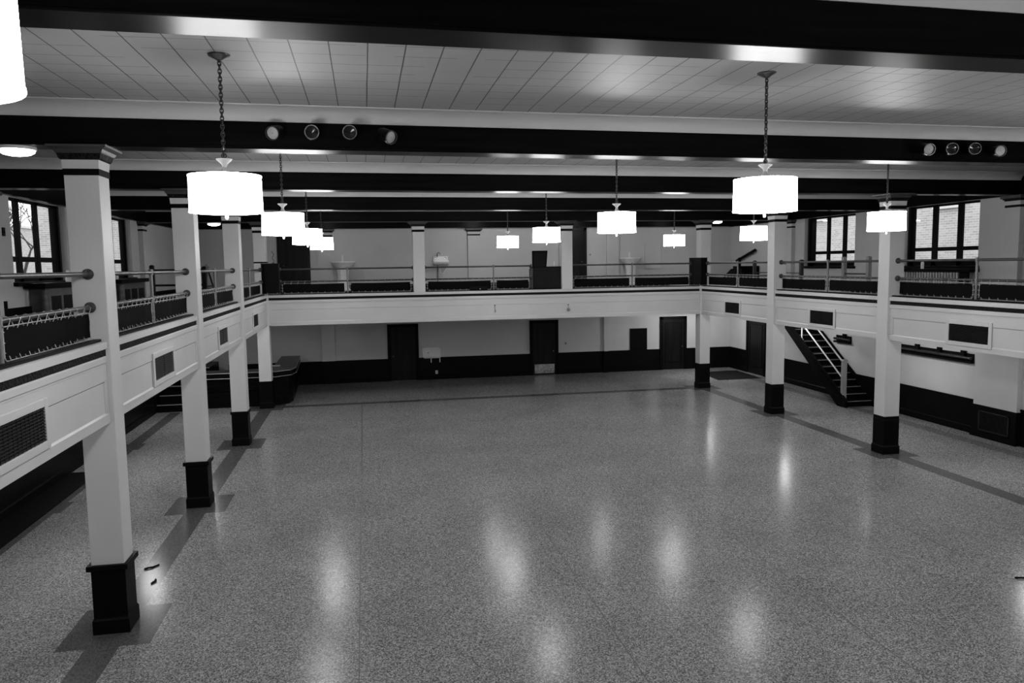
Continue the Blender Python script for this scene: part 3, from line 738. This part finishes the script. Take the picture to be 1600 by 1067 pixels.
# ------------------------------------------------------------------ staircase on the right wall
st = empty('staircase', (15.5, 22.1, 0)); tag(st, 'dark wooden staircase with metal nosings climbing the right wall', 'staircase')
RISE, RUN, Y0 = .189, .2872, 22.157
NS = 19
for k in range(NS):
    y = Y0 + RUN * k; z = .185 + RISE * k
    tr = MB().box(15.02, WR - .04, y, y + RUN + .02, z - .035, z).build('tread', M['wood'], st)
    MB().box(15.02, WR - .05, y - .012, y + .022, z - .012, z + .004).build('nosing', M['nosing'], tr)
m = MB()
for k in range(NS): m.box(15.03, WR - .04, Y0 + RUN * k + .03, Y0 + RUN * k + .045, .185 + RISE * (k - 1) if k else .0, .15 + RISE * k)
m.build('risers', M['black'], st)
sl = RISE / RUN
def stringer(x0, x1, dz0, dz1, ytop):
    pts = [(Y0 - .12, 0), (Y0 + .35, 0), (ytop, sl * (ytop - Y0) + dz0), (ytop, sl * (ytop - Y0) + dz1), (Y0 - .12, .18 + dz1 - .2)]
    return MB().prism(pts, 'x', x0, x1)
YT = Y0 + RUN * NS
stringer(14.95, 15.02, -.06, .26, YT - .2).build('stringer', M['wood'], st, .006)
stringer(WR - .05, WR - .022, -.02, .30, YT - .2).build('stringer', M['wood'], st)
MB().prism([(Y0 - .1, .12), (YT - .3, sl * (YT - .3 - Y0) + .11), (YT - .3, sl * (YT - .3 - Y0) + .15), (Y0 - .1, .16)], 'x', 14.935, 14.95).build('stringer_moulding', M['wood'], st)
nw = MB().box(14.97, 15.11, 22.25, 22.37, .22, 1.47).stack(15.04, 22.31, [(.08, 1.47), (.08, 1.5), (.05, 1.53)]).build('newel_post', M['greypost'], st, .008)
def hand(dz, r, y1):
    return MB().tube([(15.04, 22.36, .27 + sl * .2 + dz), (15.04, y1, .27 + sl * (y1 - 22.16) + dz)], r, 10)
hand(1.02, .025, 27.2).build('handrail', M['whitepaint'], st, smooth=True)
hand(.50, .025, 27.2).build('mid_rail', M['whitepaint'], st, smooth=True)
for y in (24.8, 26.9):
    zz = sl * (y - Y0) + .2
    MB().tube([(15.04, y, zz), (15.04, y, zz + 1.05)], .022, 10).lathe((15.04, y, zz - .02), [(.06, 0), (.06, .03), (.03, .06)], 12).build('baluster', M['whitepaint'], st, smooth=True)

# upper flight and its handrail at the far right corner of the gallery
us = empty('staircase', (15.5, 30, ZM)); tag(us, 'short dark flight of stairs on the balcony, below the sloping wall handrail', 'staircase')
for k in range(5):
    MB().box(14.95, WR - .04, 31.1 - .3 * k - .3, 31.1 - .3 * k, ZM, ZM + .15 * (k + 1)).build('step', M['wood'], us)
MB().prism([(31.3, ZM), (29.9, 4.42), (29.0, 4.42), (29.0, ZM)], 'x', 14.88, 14.95).build('stringer', M['black'], us)
MB().box(14.86, 14.95, 29.2, 29.29, ZM, 4.86).build('newel_post', M['black'], us)
wh = empty('wall_handrail', (15.9, 30.6, 4.9)); tag(wh, 'dark wooden handrail sloping up the right wall at the far corner', 'handrail')
MB().tube([(15.9, 31.45, 4.74), (15.9, 29.85, 5.17)], .06, 10).build('rail', M['wood'], wh, smooth=True)
for t in (.2, .8): MB().tube([(15.9, 31.45 - 1.6 * t, 4.74 + .43 * t - .03), (WR, 31.45 - 1.6 * t, 4.70 + .43 * t - .05)], .014, 8).build('bracket', M['dark_metal'], wh)

# stairwell guard on the right gallery
def guard(pts, zt, label, posts_m, rail_m, r=.03, mid=None):
    o = empty('stairwell_guard', (pts[0][0], pts[0][1], ZM)); tag(o, label, 'railing')
    for p, h in zip(pts, zt): MB().box(p[0] - .055, p[0] + .055, p[1] - .055, p[1] + .055, ZM, h).frustum(p[0], p[1], .065, .065, h, .03, .03, h + .04).build('post', M[posts_m], o, .006)
    for a, b in zip(pts[:-1], pts[1:]):
        for z in (mid or (4.66, 4.3)):
            MB().tube([(a[0], a[1], z), (b[0], b[1], z)], r, 8).build('rail', M[rail_m], o, smooth=True)
    return o
guard([(14.0, 20.9), (14.0, 19.75)], (4.76, 4.76), 'dark post and rail guard of the stairwell, left of the nearest right column', 'greypost', 'rail', .022)
g2 = guard([(14.0, 26.3), (14.0, 23.2)], (4.70, 4.70), 'thin guard rail round the stairwell, below the far right window', 'rail', 'rail', .016)
guard([(-5.50, 22.0), (-4.2, 22.0)], (4.80, 4.75), 'dark two rail guard on the left gallery, behind the second column', 'woody', 'woody', .028, (4.70, 4.30))

# fin pipe radiators hung high on the lower right wall
def fin_pipe(y0, y1, label):
    o = empty('pipe_radiator', (WR - .1, (y0 + y1) / 2, 1.92)); tag(o, label, 'radiator', 'fin pipe radiators on the lower right wall')
    MB().box(WR - .02, WR - .001, y0, y1, 1.93, 2.14).build('back_plate', M['black'], o)
    MB().box(WR - .13, WR - .02, y0 - .02, y1, 1.89, 1.95).build('tray', M['black'], o)
    MB().tube([(WR - .09, y0 + .02, 2.02), (WR - .09, y1, 2.02)], .045, 12).build('pipe', M['dark_metal'], o, smooth=True)
    n = int((y1 - y0) / .9) + 1
    for k in range(n):
        y = y0 + .35 + k * (y1 - y0 - .6) / max(1, n - 1)
        MB().box(WR - .08, WR - .001, y - .07, y + .07, 2.0, 2.21).build('bracket', M['black'], o, .004)
fin_pipe(18.0, 21.3, 'dark fin pipe radiator high on the lower right wall, right of the nearest right column')
fin_pipe(23.35, 24.2, 'dark fin pipe radiator high on the lower right wall, behind the staircase')

# ------------------------------------------------------------------ radiators under the upper windows
r_ = empty('radiator', (15.85, 19.4, ZM)); tag(r_, 'grey ribbed radiator under the nearer window of the right wall', 'radiator')
m = MB()
for k in range(21): m.box(15.76, 15.88, 18.45 + k * .11, 18.50 + k * .11, 3.88, 4.33)
m.build('ribs', M['radiator'], r_)
MB().box(15.885, 15.9, 18.4, 20.75, 3.85, 4.33).build('back_plate', M['black'], r_)
MB().box(15.79, 15.87, 18.4, 20.75, 4.27, 4.31).box(15.79, 15.87, 18.4, 20.75, 3.92, 3.96).build('headers', M['radiator'], r_)
MB().box(15.72, 15.74, 18.0, 18.35, ZM, 4.33).build('end_cover', M['black'], r_)
for y in (18.6, 20.5): MB().box(15.78, 15.88, y - .04, y + .04, ZM, 3.93).build('foot', M['black'], r_)
sh = MB().box(15.66, WR, 17.95, 20.65, 4.335, 4.42).build('radiator_shelf', M['black'], None, .008); tag(sh, 'black shelf over the ribbed radiator on the right gallery', 'shelf')
def rad_cover(y0, y1, label):
    o = empty('radiator_cover', (-6.75, (y0 + y1) / 2, ZM)); tag(o, label, 'radiator cover', 'wooden radiator covers under the left windows')
    x0, x1 = WL, -6.64
    m = MB().box(x0, x1, y0 + .25, y1, ZM, 4.36).build('body', M['woodbrown'], o)
    MB().box(x0, x1 + .12, y0 - .05, y1 + .1, 4.36, 4.47).build('shelf_top', M['black'], o, .01)
    for t in (0, .16): MB().tube([(x1 + .03, y0 + .12 + t, ZM), (x1 + .03, y0 + .12 + t, 4.30)], .06, 10).build('rounded_upright', M['woodbrown'], o, smooth=True)
    n = 3 if y1 - y0 > 2.4 else 2
    for k in range(n):
        a = y0 + .55 + k * (y1 - y0 - .5) / n
        MB().box(x1 - .005, x1 + .006, a, a + .55, 3.86, 4.18).build('grille_panel', M['grille'], o)
rad_cover(17.75, 20.35, 'brown wooden radiator cover with black grilles, left of the nearest column')
rad_cover(22.95, 25.6, 'brown wooden radiator cover with black grilles, right of the nearest column')
def candle(x, y, z, label, h=.16, r=.045, m='white'):
    o = empty('candle_jar', (x, y, z)); tag(o, label, 'candle jar')
    MB().lathe((x, y, z), [(r, 0), (r, h * .7), (r * .9, h * .72)], 14).build('jar', M[m], o, smooth=True)
    MB().lathe((x, y, z), [(r * .7, h * .7), (r * .7, h)], 12).build('candle', M['paper'], o, smooth=True)
candle(-6.72, 19.6, 4.47, 'small pale jar on the radiator cover left of the nearest column', .26, .06)
candle(-6.72, 23.0, 4.47, 'small pale jar on the radiator cover right of the nearest column', .14, .1)
candle(15.75, 19.8, 4.42, 'small white jar on the shelf over the ribbed radiator', .24, .045)

# ------------------------------------------------------------------ far balcony: fountains, sink, console
def fountain(x, y, label, spout):
    o = empty('pedestal_fountain', (x, y, ZM + .012)); tag(o, label, 'drinking fountain', 'white pedestal fountains on the far balcony')
    z = ZM + .012
    sec = [(.30, 0), (.29, .05), (.24, .10), (.215, .35), (.22, .6), (.25, .82), (.30, .95)]
    m = MB(); n = 8; vs = []; fs = []
    for r, h in sec:
        for k in range(n):
            a = 2 * PI * (k + .5) / n; vs.append((x + r * math.cos(a), y + r * .75 * math.sin(a), z + h))
    for i in range(len(sec) - 1):
        for k in range(n): fs.append((i * n + k, i * n + (k + 1) % n, (i + 1) * n + (k + 1) % n, (i + 1) * n + k))
    fs += [tuple(range(n))[::-1], tuple(range((len(sec) - 1) * n, len(sec) * n))]
    m.add(vs, fs).build('pedestal', M['white'], o, .01)
    def ring(c, prof, sx, sy):
        b = MB().lathe((0, 0, 0), prof, 32, caps=False); b.v = [Vector((c[0] + v.x * sx, c[1] + v.y * sy, c[2] + v.z)) for v in b.v]; return b
    ring((x, y, z), [(.30, .92), (.38, .98), (.46, 1.09), (.50, 1.12), (.50, 1.155), (.46, 1.16), (.36, 1.12), (.2, 1.09), (.005, 1.08)], 1., .62).build('basin', M['white'], o, smooth=True)
    MB().lathe((x - .02, y + .1, z), [(.045, 1.08), (.04, 1.15), (.035, 1.16 + spout * .7), (.05, 1.16 + spout), (.01, 1.165 + spout)], 14).build('spout', M['white'], o, smooth=True)
fountain(-.82, 31.75, 'white pedestal drinking fountain at the left, behind the railing post', .25)
fountain(11.18, 31.75, 'white pedestal drinking fountain at the right, beside the flat wall panel', .22)
o = empty('wall_sink', (3.05, WB, 4.4)); tag(o, 'white wall sink with a bent tap and exposed trap on the far balcony', 'sink')
MB().prism([(WB, 4.72), (WB - .38, 4.78), (WB - .42, 4.86), (WB - .42, 4.93), (WB - .40, 4.93), (WB - .36, 4.84), (WB - .06, 4.82), (WB - .05, 5.1), (WB, 5.1)], 'x', 2.80, 3.42).build('basin', M['white'], o, .012)
MB().tube([(2.98, WB - .04, 5.06), (2.98, WB - .06, 5.2), (3.02, WB - .12, 5.26), (3.07, WB - .2, 5.24), (3.08, WB - .22, 5.18)], .014, 8).build('tap', M['dark_metal'], o, smooth=True)
for x in (2.90, 3.30): MB().lathe((x, WB - .09, 5.0), [(.03, 0), (.03, .04), (.012, .06)], 10).build('tap_handle', M['chrome'], o, smooth=True)
MB().tube([(3.06, WB - .2, 4.73), (3.06, WB - .2, 4.45), (3.12, WB - .2, 4.37), (3.2, WB - .2, 4.40), (3.24, WB - .18, 4.48), (3.36, WB - .02, 4.62)], .022, 8).build('trap', M['pale_metal'], o, smooth=True)
MB().tube([(2.98, WB - .06, 4.72), (2.98, WB - .06, ZM)], .018, 8).build('supply_pipe', M['dark_metal'], o, smooth=True)
# charcoal console with raised lid
cn = empty('console_cabinet', (6.4, 27.4, 3.85)); tag(cn, 'charcoal console cabinet on the far balcony edge, left of a cream column', 'cabinet')
MB().box(5.90, 6.915, 27.07, 27.62, 3.852, 4.60).build('body', M['console'], cn, .01)
MB().box(5.865, 5.90, 27.10, 27.60, 3.852, 4.56).build('side_panel', M['capwood'], cn, .006)
for x0, x1 in ((5.93, 6.55), (6.58, 6.89)): MB().box(x0, x1, 27.055, 27.07, 3.88, 4.44).build('door', M['console'], cn, .004)
MB().box(5.88, 6.925, 27.05, 27.64, 4.60, 4.63).build('top', M['black'], cn, .006)
for k in range(5): MB().box(6.02 + k * .085, 6.05 + k * .085, 27.062, 27.07, 4.48, 4.515).build('button', M['void'], cn)
sb = empty('sloping_board', (6.2, 27.4, 4.63)); tag(sb, 'dark framed board leaning on top of the charcoal console', 'board')
def lean(q):
    q.v = [Vector((v.x + (-.03 if v.x < 6.2 else -.08) * (5.2 - v.z) / .57, v.y + (v.z - 4.63) * .25, v.z)) for v in q.v]; return q
lean(MB().box(5.95, 6.52, 27.30, 27.33, 4.63, 5.2)).build('board', M['console'], sb)
q = MB()
for u in ((5.95, 6.0, 4.63, 5.2), (6.47, 6.52, 4.63, 5.2), (5.95, 6.52, 5.15, 5.2)): q.box(u[0], u[1], 27.28, 27.30, u[2], u[3])
lean(q).build('frame', M['black'], sb)
candle(6.73, 27.3, 4.63, 'thin pale candle on the charcoal console', .2, .028)
o = empty('floor_projector', (3.95, 27.12, 3.85)); tag(o, 'small low black box lying on the balcony edge before the railing', 'box')
MB().box(3.62, 4.25, 27.02, 27.13, 3.85, 3.96).build('body', M['black'], o, .012)
MB().lathe((3.98, 27.02, 3.885), [(.02, 0), (.02, -.008), (.01, -.012)], 12, 'y').build('stud', M['chrome'], o)
o.name = 'low_black_box'
fr = empty('wall_panel', (12.35, WB, 4.5)); tag(fr, 'flat cream access panel with a thin frame on the upper far wall', 'panel')
MB().box(12.0, 12.7, WB - .012, WB, 4.5, 5.48).build('panel_board', M['plaster'], fr)
MB().box(11.98, 12.0, WB - .03, WB, 4.48, 5.5).box(12.7, 12.72, WB - .03, WB, 4.48, 5.5).box(11.98, 12.72, WB - .03, WB, 5.48, 5.5).box(11.98, 12.72, WB - .05, WB, 4.47, 4.50).build('frame', M['plaster'], fr)
def plate(x, y, z, ax, label, name='light_switch', m='radiator', sz=.09, cat='switch'):
    o = empty(name, (x, y, z)); tag(o, label, cat)
    if ax == 'y':
        MB().box(x - sz / 2, x + sz / 2, y - .02, y, z - sz * .7, z + sz * .7).build('plate', M[m], o, .004); MB().box(x - .012, x + .012, y - .032, y - .02, z - .025, z + .025).build('toggle', M['black'], o)
    else:
        MB().box(x, x + .02, y - sz / 2, y + sz / 2, z - sz * .7, z + sz * .7).build('plate', M[m], o, .004); MB().box(x + .02, x + .032, y - .012, y + .012, z - .025, z + .025).build('toggle', M['black'], o)
plate(9.52, WB, 5.09, 'y', 'small dark switch on the upper far wall, right of the tall dark door')
plate(WL, 17.0, 5.5, 'x', 'dark switch high on the left gallery wall, at the left edge of the photo', m='black', sz=.12)
plate(WL, 16.85, 4.05, 'x', 'small dark outlet low on the left gallery wall', 'wall_outlet', 'black', .13, 'outlet')
plate(8.42, WB, 1.32, 'y', 'small switch on the lower far wall, right of the kick plated door')
plate(2.84, WB - .02, .30, 'y', 'white outlet in the black wainscot below the small wall fountain', 'wall_outlet', 'white', .1, 'outlet')
# stool on the left gallery
o = empty('tripod_stand', (-4.35, 24.0, ZM + .012)); tag(o, 'dark three legged stand with a round knob on the left gallery, behind the second column', 'stand')
z = ZM + .012
MB().lathe((-4.5, 24.0, 4.66), [(.02, 0), (.075, .04), (.10, .10), (.075, .16), (.02, .2)], 16).build('knob', M['pumpkin'], o, smooth=True)
for a in range(3):
    an = a * 2 * PI / 3 + .4
    MB().tube([(-4.5 + .03 * math.cos(an), 24 + .03 * math.sin(an), 4.68), (-4.5 + .26 * math.cos(an), 24 + .26 * math.sin(an), z)], .026, 8).build('leg', M['woody'], o)
MB().tube([(-4.5 + .16 * math.cos(k * PI / 8), 24 + .16 * math.sin(k * PI / 8), 4.22) for k in range(17)], .014, 6).build('brace_ring', M['woody'], o)

# hooks on the far fascia
def fob(x, z, label, big):
    y = FB - .002
    o = empty('hanging_hook', (x, y, z)); tag(o, label, 'hook')
    MB().tube([(x, y - .012, z + .18), (x, y - .02, z + .02)], .006, 6).lathe((x, y, z + .18), [(.02, 0), (.02, -.02), (.008, -.024)], 10, 'y').build('wire', M['dark_metal'], o)
    if big:
        MB().lathe((x, y - .045, z - .06), [(.01, 0), (.045, .02), (.06, .06), (.045, .10), (.01, .12)], 14).build('ball', M['pumpkin'], o, smooth=True)
    else:
        MB().tube([(x, y - .02, z + .02), (x + .03, y - .04, z - .02), (x + .01, y - .05, z - .06), (x - .025, y - .04, z - .05)], .012, 6).build('hook', M['dark_metal'], o, smooth=True)
fob(4.49, 3.12, 'small dark hook on the far balcony front, left of the console', False)
fob(7.17, 3.08, 'small round grey ornament hanging on the far balcony front, below a column', True)

# ------------------------------------------------------------------ lower far wall
bd = MB().box(11.32, 12.06, WB - .03, WB, .93, 1.86).build('notice_board', M['board'], None, .006); tag(bd, 'plain black board on the lower far wall, left of the panelled door', 'notice board')
MB().box(11.30, 11.33, WB - .04, WB - .01, .92, 1.87).box(12.05, 12.08, WB - .04, WB - .01, .92, 1.87).box(11.30, 12.08, WB - .04, WB - .01, 1.84, 1.87).build('frame', M['black'], bd)
o = empty('wall_fountain', (2.66, WB, .9)); tag(o, 'small white wall drinking fountain on the lower far wall, right of the left black door', 'drinking fountain')
pts = [(2.30, .92)] + [(2.38 + .12 * math.cos(a) - .0, 1.22 + .12 * math.sin(a)) for a in [PI - PI / 2 * k / 6 for k in range(7)]] + [(2.90 + .12 * math.cos(a), 1.22 + .12 * math.sin(a)) for a in [PI / 2 - PI / 2 * k / 6 for k in range(7)]] + [(3.02, .92)]
MB().prism(pts, 'y', WB - .04, WB - .0).build('splash_back', M['white'], o)
MB().prism([(WB - .02, .88), (WB - .26, .92), (WB - .30, 1.0), (WB - .28, 1.01), (WB - .25, .95), (WB - .02, .94)], 'x', 2.33, 3.0).build('basin', M['white'], o, .01)
MB().tube([(2.5, WB - .05, 1.12), (2.5, WB - .1, 1.14), (2.5, WB - .12, 1.1)], .014, 8).build('tap', M['chrome'], o, smooth=True)
for x in (2.62, 2.98): MB().tube([(x, WB - .08, .9), (x, WB - .08, .72)], .02, 8).build('pipe', M['pale_metal'], o, smooth=True)
mt = MB().prism([(13.76, 28.65), (15.63, 28.65), (15.72, 31.0), (14.0, 31.0)], 'z', .0015, .014).build('door_mat', M['carpet']); tag(mt, 'black door mat on the floor behind the far right column', 'mat')
rn = MB().box(-6.9, -6.26, 6, 19.4, .002, .02).build('floor_strip', M['board']); tag(rn, 'long dark strip on the floor along the left wall', 'mat')  # thin dark strip lying on the floor beside the left wall

# bar and steps at the far left
br = empty('bar_counter', (-4.2, 28.5, 0)); tag(br, 'dark bar counter with two pale trim lines at the far left', 'bar')
outer = [(-5.45, 27.5), (-3.15, 27.5), (-2.72, 27.85), (-2.62, 28.4), (-2.75, 31.9), (-3.35, 31.9), (-3.3, 28.4), (-3.5, 28.15), (-5.45, 28.15)]
def inset(p, d): 
    c = Vector((-3.05, 28.0)); return p
MB().prism(outer, 'z', 0, 1.0).build('front', M['wood'], br)
big = [(-5.45, 27.4), (-3.1, 27.4), (-2.62, 27.78), (-2.5, 28.4), (-2.63, 32.0), (-3.35, 32.0), (-3.3, 28.4), (-3.5, 28.15), (-5.45, 28.15)]
MB().prism(big, 'z', 1.0, 1.2).build('edge', M['black'], br)
MB().prism(big, 'z', 1.2, 1.215).build('counter_top', M['counter'], br)
for z in (1.012, 1.19): MB().tube([(-5.45, 27.392, z), (-3.1, 27.392, z), (-2.612, 27.775, z), (-2.492, 28.4, z), (-2.6, 31.5, z)], .011, 6).build('trim_line', M['nosing'], br)
MB().box(-5.45, -3.3, 27.44, 27.5, .58, .61).build('foot_moulding', M['wood'], br)
pp = MB().box(-3.52, -3.2, 29.4, 29.75, 1.216, 1.222).build('paper_sheet', M['paper']); 
pp.location.z = 1.216; pp.location.x = -3.25; pp.location.y = 28.9
tag(pp, 'white sheet of paper lying on the dark bar', 'paper')
ss = empty('steps', (-6.2, 27.5, 0)); tag(ss, 'dark wooden steps with pale nosings left of the bar', 'steps')
for k in range(5):
    y = 27.15 + .42 * k; z = .25 + .25 * k
    s1 = MB().box(WL + .06, -5.5, y, y + (.42 if k < 4 else 1.8), 0, z).build('step', M['wood'], ss)
    MB().box(WL + .06, -5.5, y - .012, y + .02, z - .02, z + .004).build('nosing', M['nosing'], s1)

# ------------------------------------------------------------------ scraps on the floor
def scrap(pts, label, r=.012):
    o = MB().tube(pts, r, 6).build('dark_scrap', M['board'], None, smooth=True); tag(o, label, 'scrap'); return o
scrap([(-3.56, 12.72, .013), (-3.50, 12.76, .02), (-3.45, 12.78, .014), (-3.38, 12.88, .012)], 'dark scrap on the floor behind the nearest column, the farther one', .014)
scrap([(-3.30, 12.1, .013), (-3.26, 12.2, .02), (-3.28, 12.26, .013)], 'dark scrap on the floor beside the nearest column, the closer one', .014)
scrap([(9.26, 9.47, .013), (9.33, 9.43, .02), (9.45, 9.42, .013)], 'short dark stick on the floor at the right edge of the photo', .014)

# ------------------------------------------------------------------ outdoors
b1 = empty('brick_building', (26, 25, -1)); tag(b1, 'pale brick building seen through the right windows', 'building')
MB().box(24, 30, 0, 52, -1, 12).build('wall', M['brick'], b1)
for y in (28.15, 20.0, 37.5):
    w = MB().box(23.93, 24.0, y - .1, y + 1.3, 7.0, 9.2).build('window', M['stone'], b1)
    MB().box(23.90, 23.94, y, y + 1.2, 7.1, 9.1).build('pane', M['radiator'], w)
    MB().box(23.86, 24.0, y - .2, y + 1.4, 6.78, 7.0).build('sill', M['stone'], b1)
b2 = empty('brick_building', (-11, 45, -1)); tag(b2, 'brick building seen through the left windows', 'building')
MB().box(-15, -7.4, 40.3, 50, -1, 13).build('wall', M['brickx'], b2)
b3 = empty('boundary_wall', (-20, 25, -1)); tag(b3, 'low pale brick wall seen through the left windows', 'wall', kind='thing')
MB().box(-24, -22, 0, 60, -1, 7.6).build('wall_body', M['brick'], b3); MB().box(-24.1, -21.9, 0, 60, 7.6, 7.75).build('coping', M['stone'], b3)
gr = MB().box(-60, 60, -40, 90, -1.3, -1.0).build('ground', M['ground'], loc=(0, 0, 0)); struct(gr, 'paving outside', 'ground')
tr_ = empty('bare_tree', (-18.6, 47, -1)); tag(tr_, 'bare tree seen against the sky through the left window', 'tree')
def tree(base, h, seed):
    rnd = random.Random(seed); m = MB()
    def br_(p, d, l, r, dep):
        q = p + d * l; m.tube([p, p.lerp(q, .5) + Vector((rnd.uniform(-.1, .1), rnd.uniform(-.1, .1), 0)) * l * .3, q], [r, r * .8, r * .6], 6)
        if dep == 0: return
        for k in range(3):
            nd = (d + Vector((rnd.uniform(-1, 1), rnd.uniform(-1, 1), rnd.uniform(-.1, .7))) * .75).normalized(); br_(q, nd, l * rnd.uniform(.6, .8), r * .6, dep - 1)
    br_(Vector(base), Vector((.02, .03, 1)).normalized(), h, .2, 5); return m
tree((-18.6, 47.0, -1), 3.1, 5).build('branches', M['bark'], tr_)

# ------------------------------------------------------------------ light
W = bpy.data.worlds.new('World'); SC.world = W; W.use_nodes = True
nt = W.node_tree; nt.nodes.clear()
wo = nt.nodes.new('ShaderNodeOutputWorld'); bg = nt.nodes.new('ShaderNodeBackground')
bg.inputs[0].default_value = (1, 1, 1, 1); bg.inputs[1].default_value = 2.8
lk(nt, bg.outputs[0], wo.inputs[0])
# under-gallery ceiling lamps hidden by the balcony fronts; farthest left one is added fill
for x, y, p in ((14.2, 14.0, 90), (14.2, 19.3, 85), (14.2, 24.5, 85), (13.75, 29.8, 215), (-5.0, 7.5, 65), (-5.0, 13.0, 70), (-5.2, 19.15, 90), (-5.15, 25.0, 105)):
    make_dome((x, y, 2.915), 'flush dome light on the ceiling under the %s gallery, %s' % ('right' if x > 0 else 'left',
              {14.0: 'nearest the camera', 19.3: 'beside the staircase foot', 24.5: 'beyond the staircase', 29.8: 'above the black door mat', 7.5: 'nearest the camera', 13.0: 'between the first two columns', 19.15: 'before the third column', 25.0: 'added before the dark steps as fill'}[y]))
    point('under_gallery_bulb', (x, y, 2.78), p, .2)
# ceiling lamps over the far gallery, behind the last beam
for x in (4.75, 9.2, -1.5, 13.5):
    make_dome((x, 29.6, 6.715), 'flush dome light on the ceiling over the far gallery, ' + {4.75: 'left of the console', 9.2: 'before the tall dark door', -1.5: 'before the left fountain', 13.5: 'near the right corner'}[x])
    point('gallery_bulb', (x, 29.6, 6.5), 75 if 0 < x < 10 else 30, .2)

# ------------------------------------------------------------------ camera
f, yaw, pit, rol = 1212.95, .1862, -.0981, .0149
R0 = Vector((math.cos(yaw), -math.sin(yaw), 0)); H = Vector((math.sin(yaw), math.cos(yaw), 0)); Z = Vector((0, 0, 1))
F0 = H * math.cos(pit) + Z * math.sin(pit); U0 = -H * math.sin(pit) + Z * math.cos(pit)
Rr = R0 * math.cos(rol) - U0 * math.sin(rol); Ur = R0 * math.sin(rol) + U0 * math.cos(rol)
cam = bpy.data.cameras.new('Camera'); co_ = bpy.data.objects.new('Camera', cam); COL.objects.link(co_)
cam.sensor_width = 36; cam.lens = f * 36 / 1600; cam.clip_start = .05; cam.clip_end = 300
co_.matrix_world = Matrix(((Rr.x, Ur.x, -F0.x, 0), (Rr.y, Ur.y, -F0.y, 0), (Rr.z, Ur.z, -F0.z, CAMZ), (0, 0, 0, 1)))
SC.camera = co_

SC.view_settings.view_transform = 'Standard'; SC.view_settings.look = 'None'; SC.view_settings.gamma = 1.
SC.view_settings.use_curve_mapping = False
SC.view_settings.exposure = 0.
try:
    SC.cycles.use_denoising = True; SC.cycles.denoiser = 'OPENIMAGEDENOISE'
    SC.cycles.sample_clamp_indirect = 6.; SC.cycles.max_bounces = 8; SC.cycles.diffuse_bounces = 5; SC.cycles.transparent_max_bounces = 8
    SC.cycles.caustics_reflective = False; SC.cycles.caustics_refractive = False
except Exception: pass
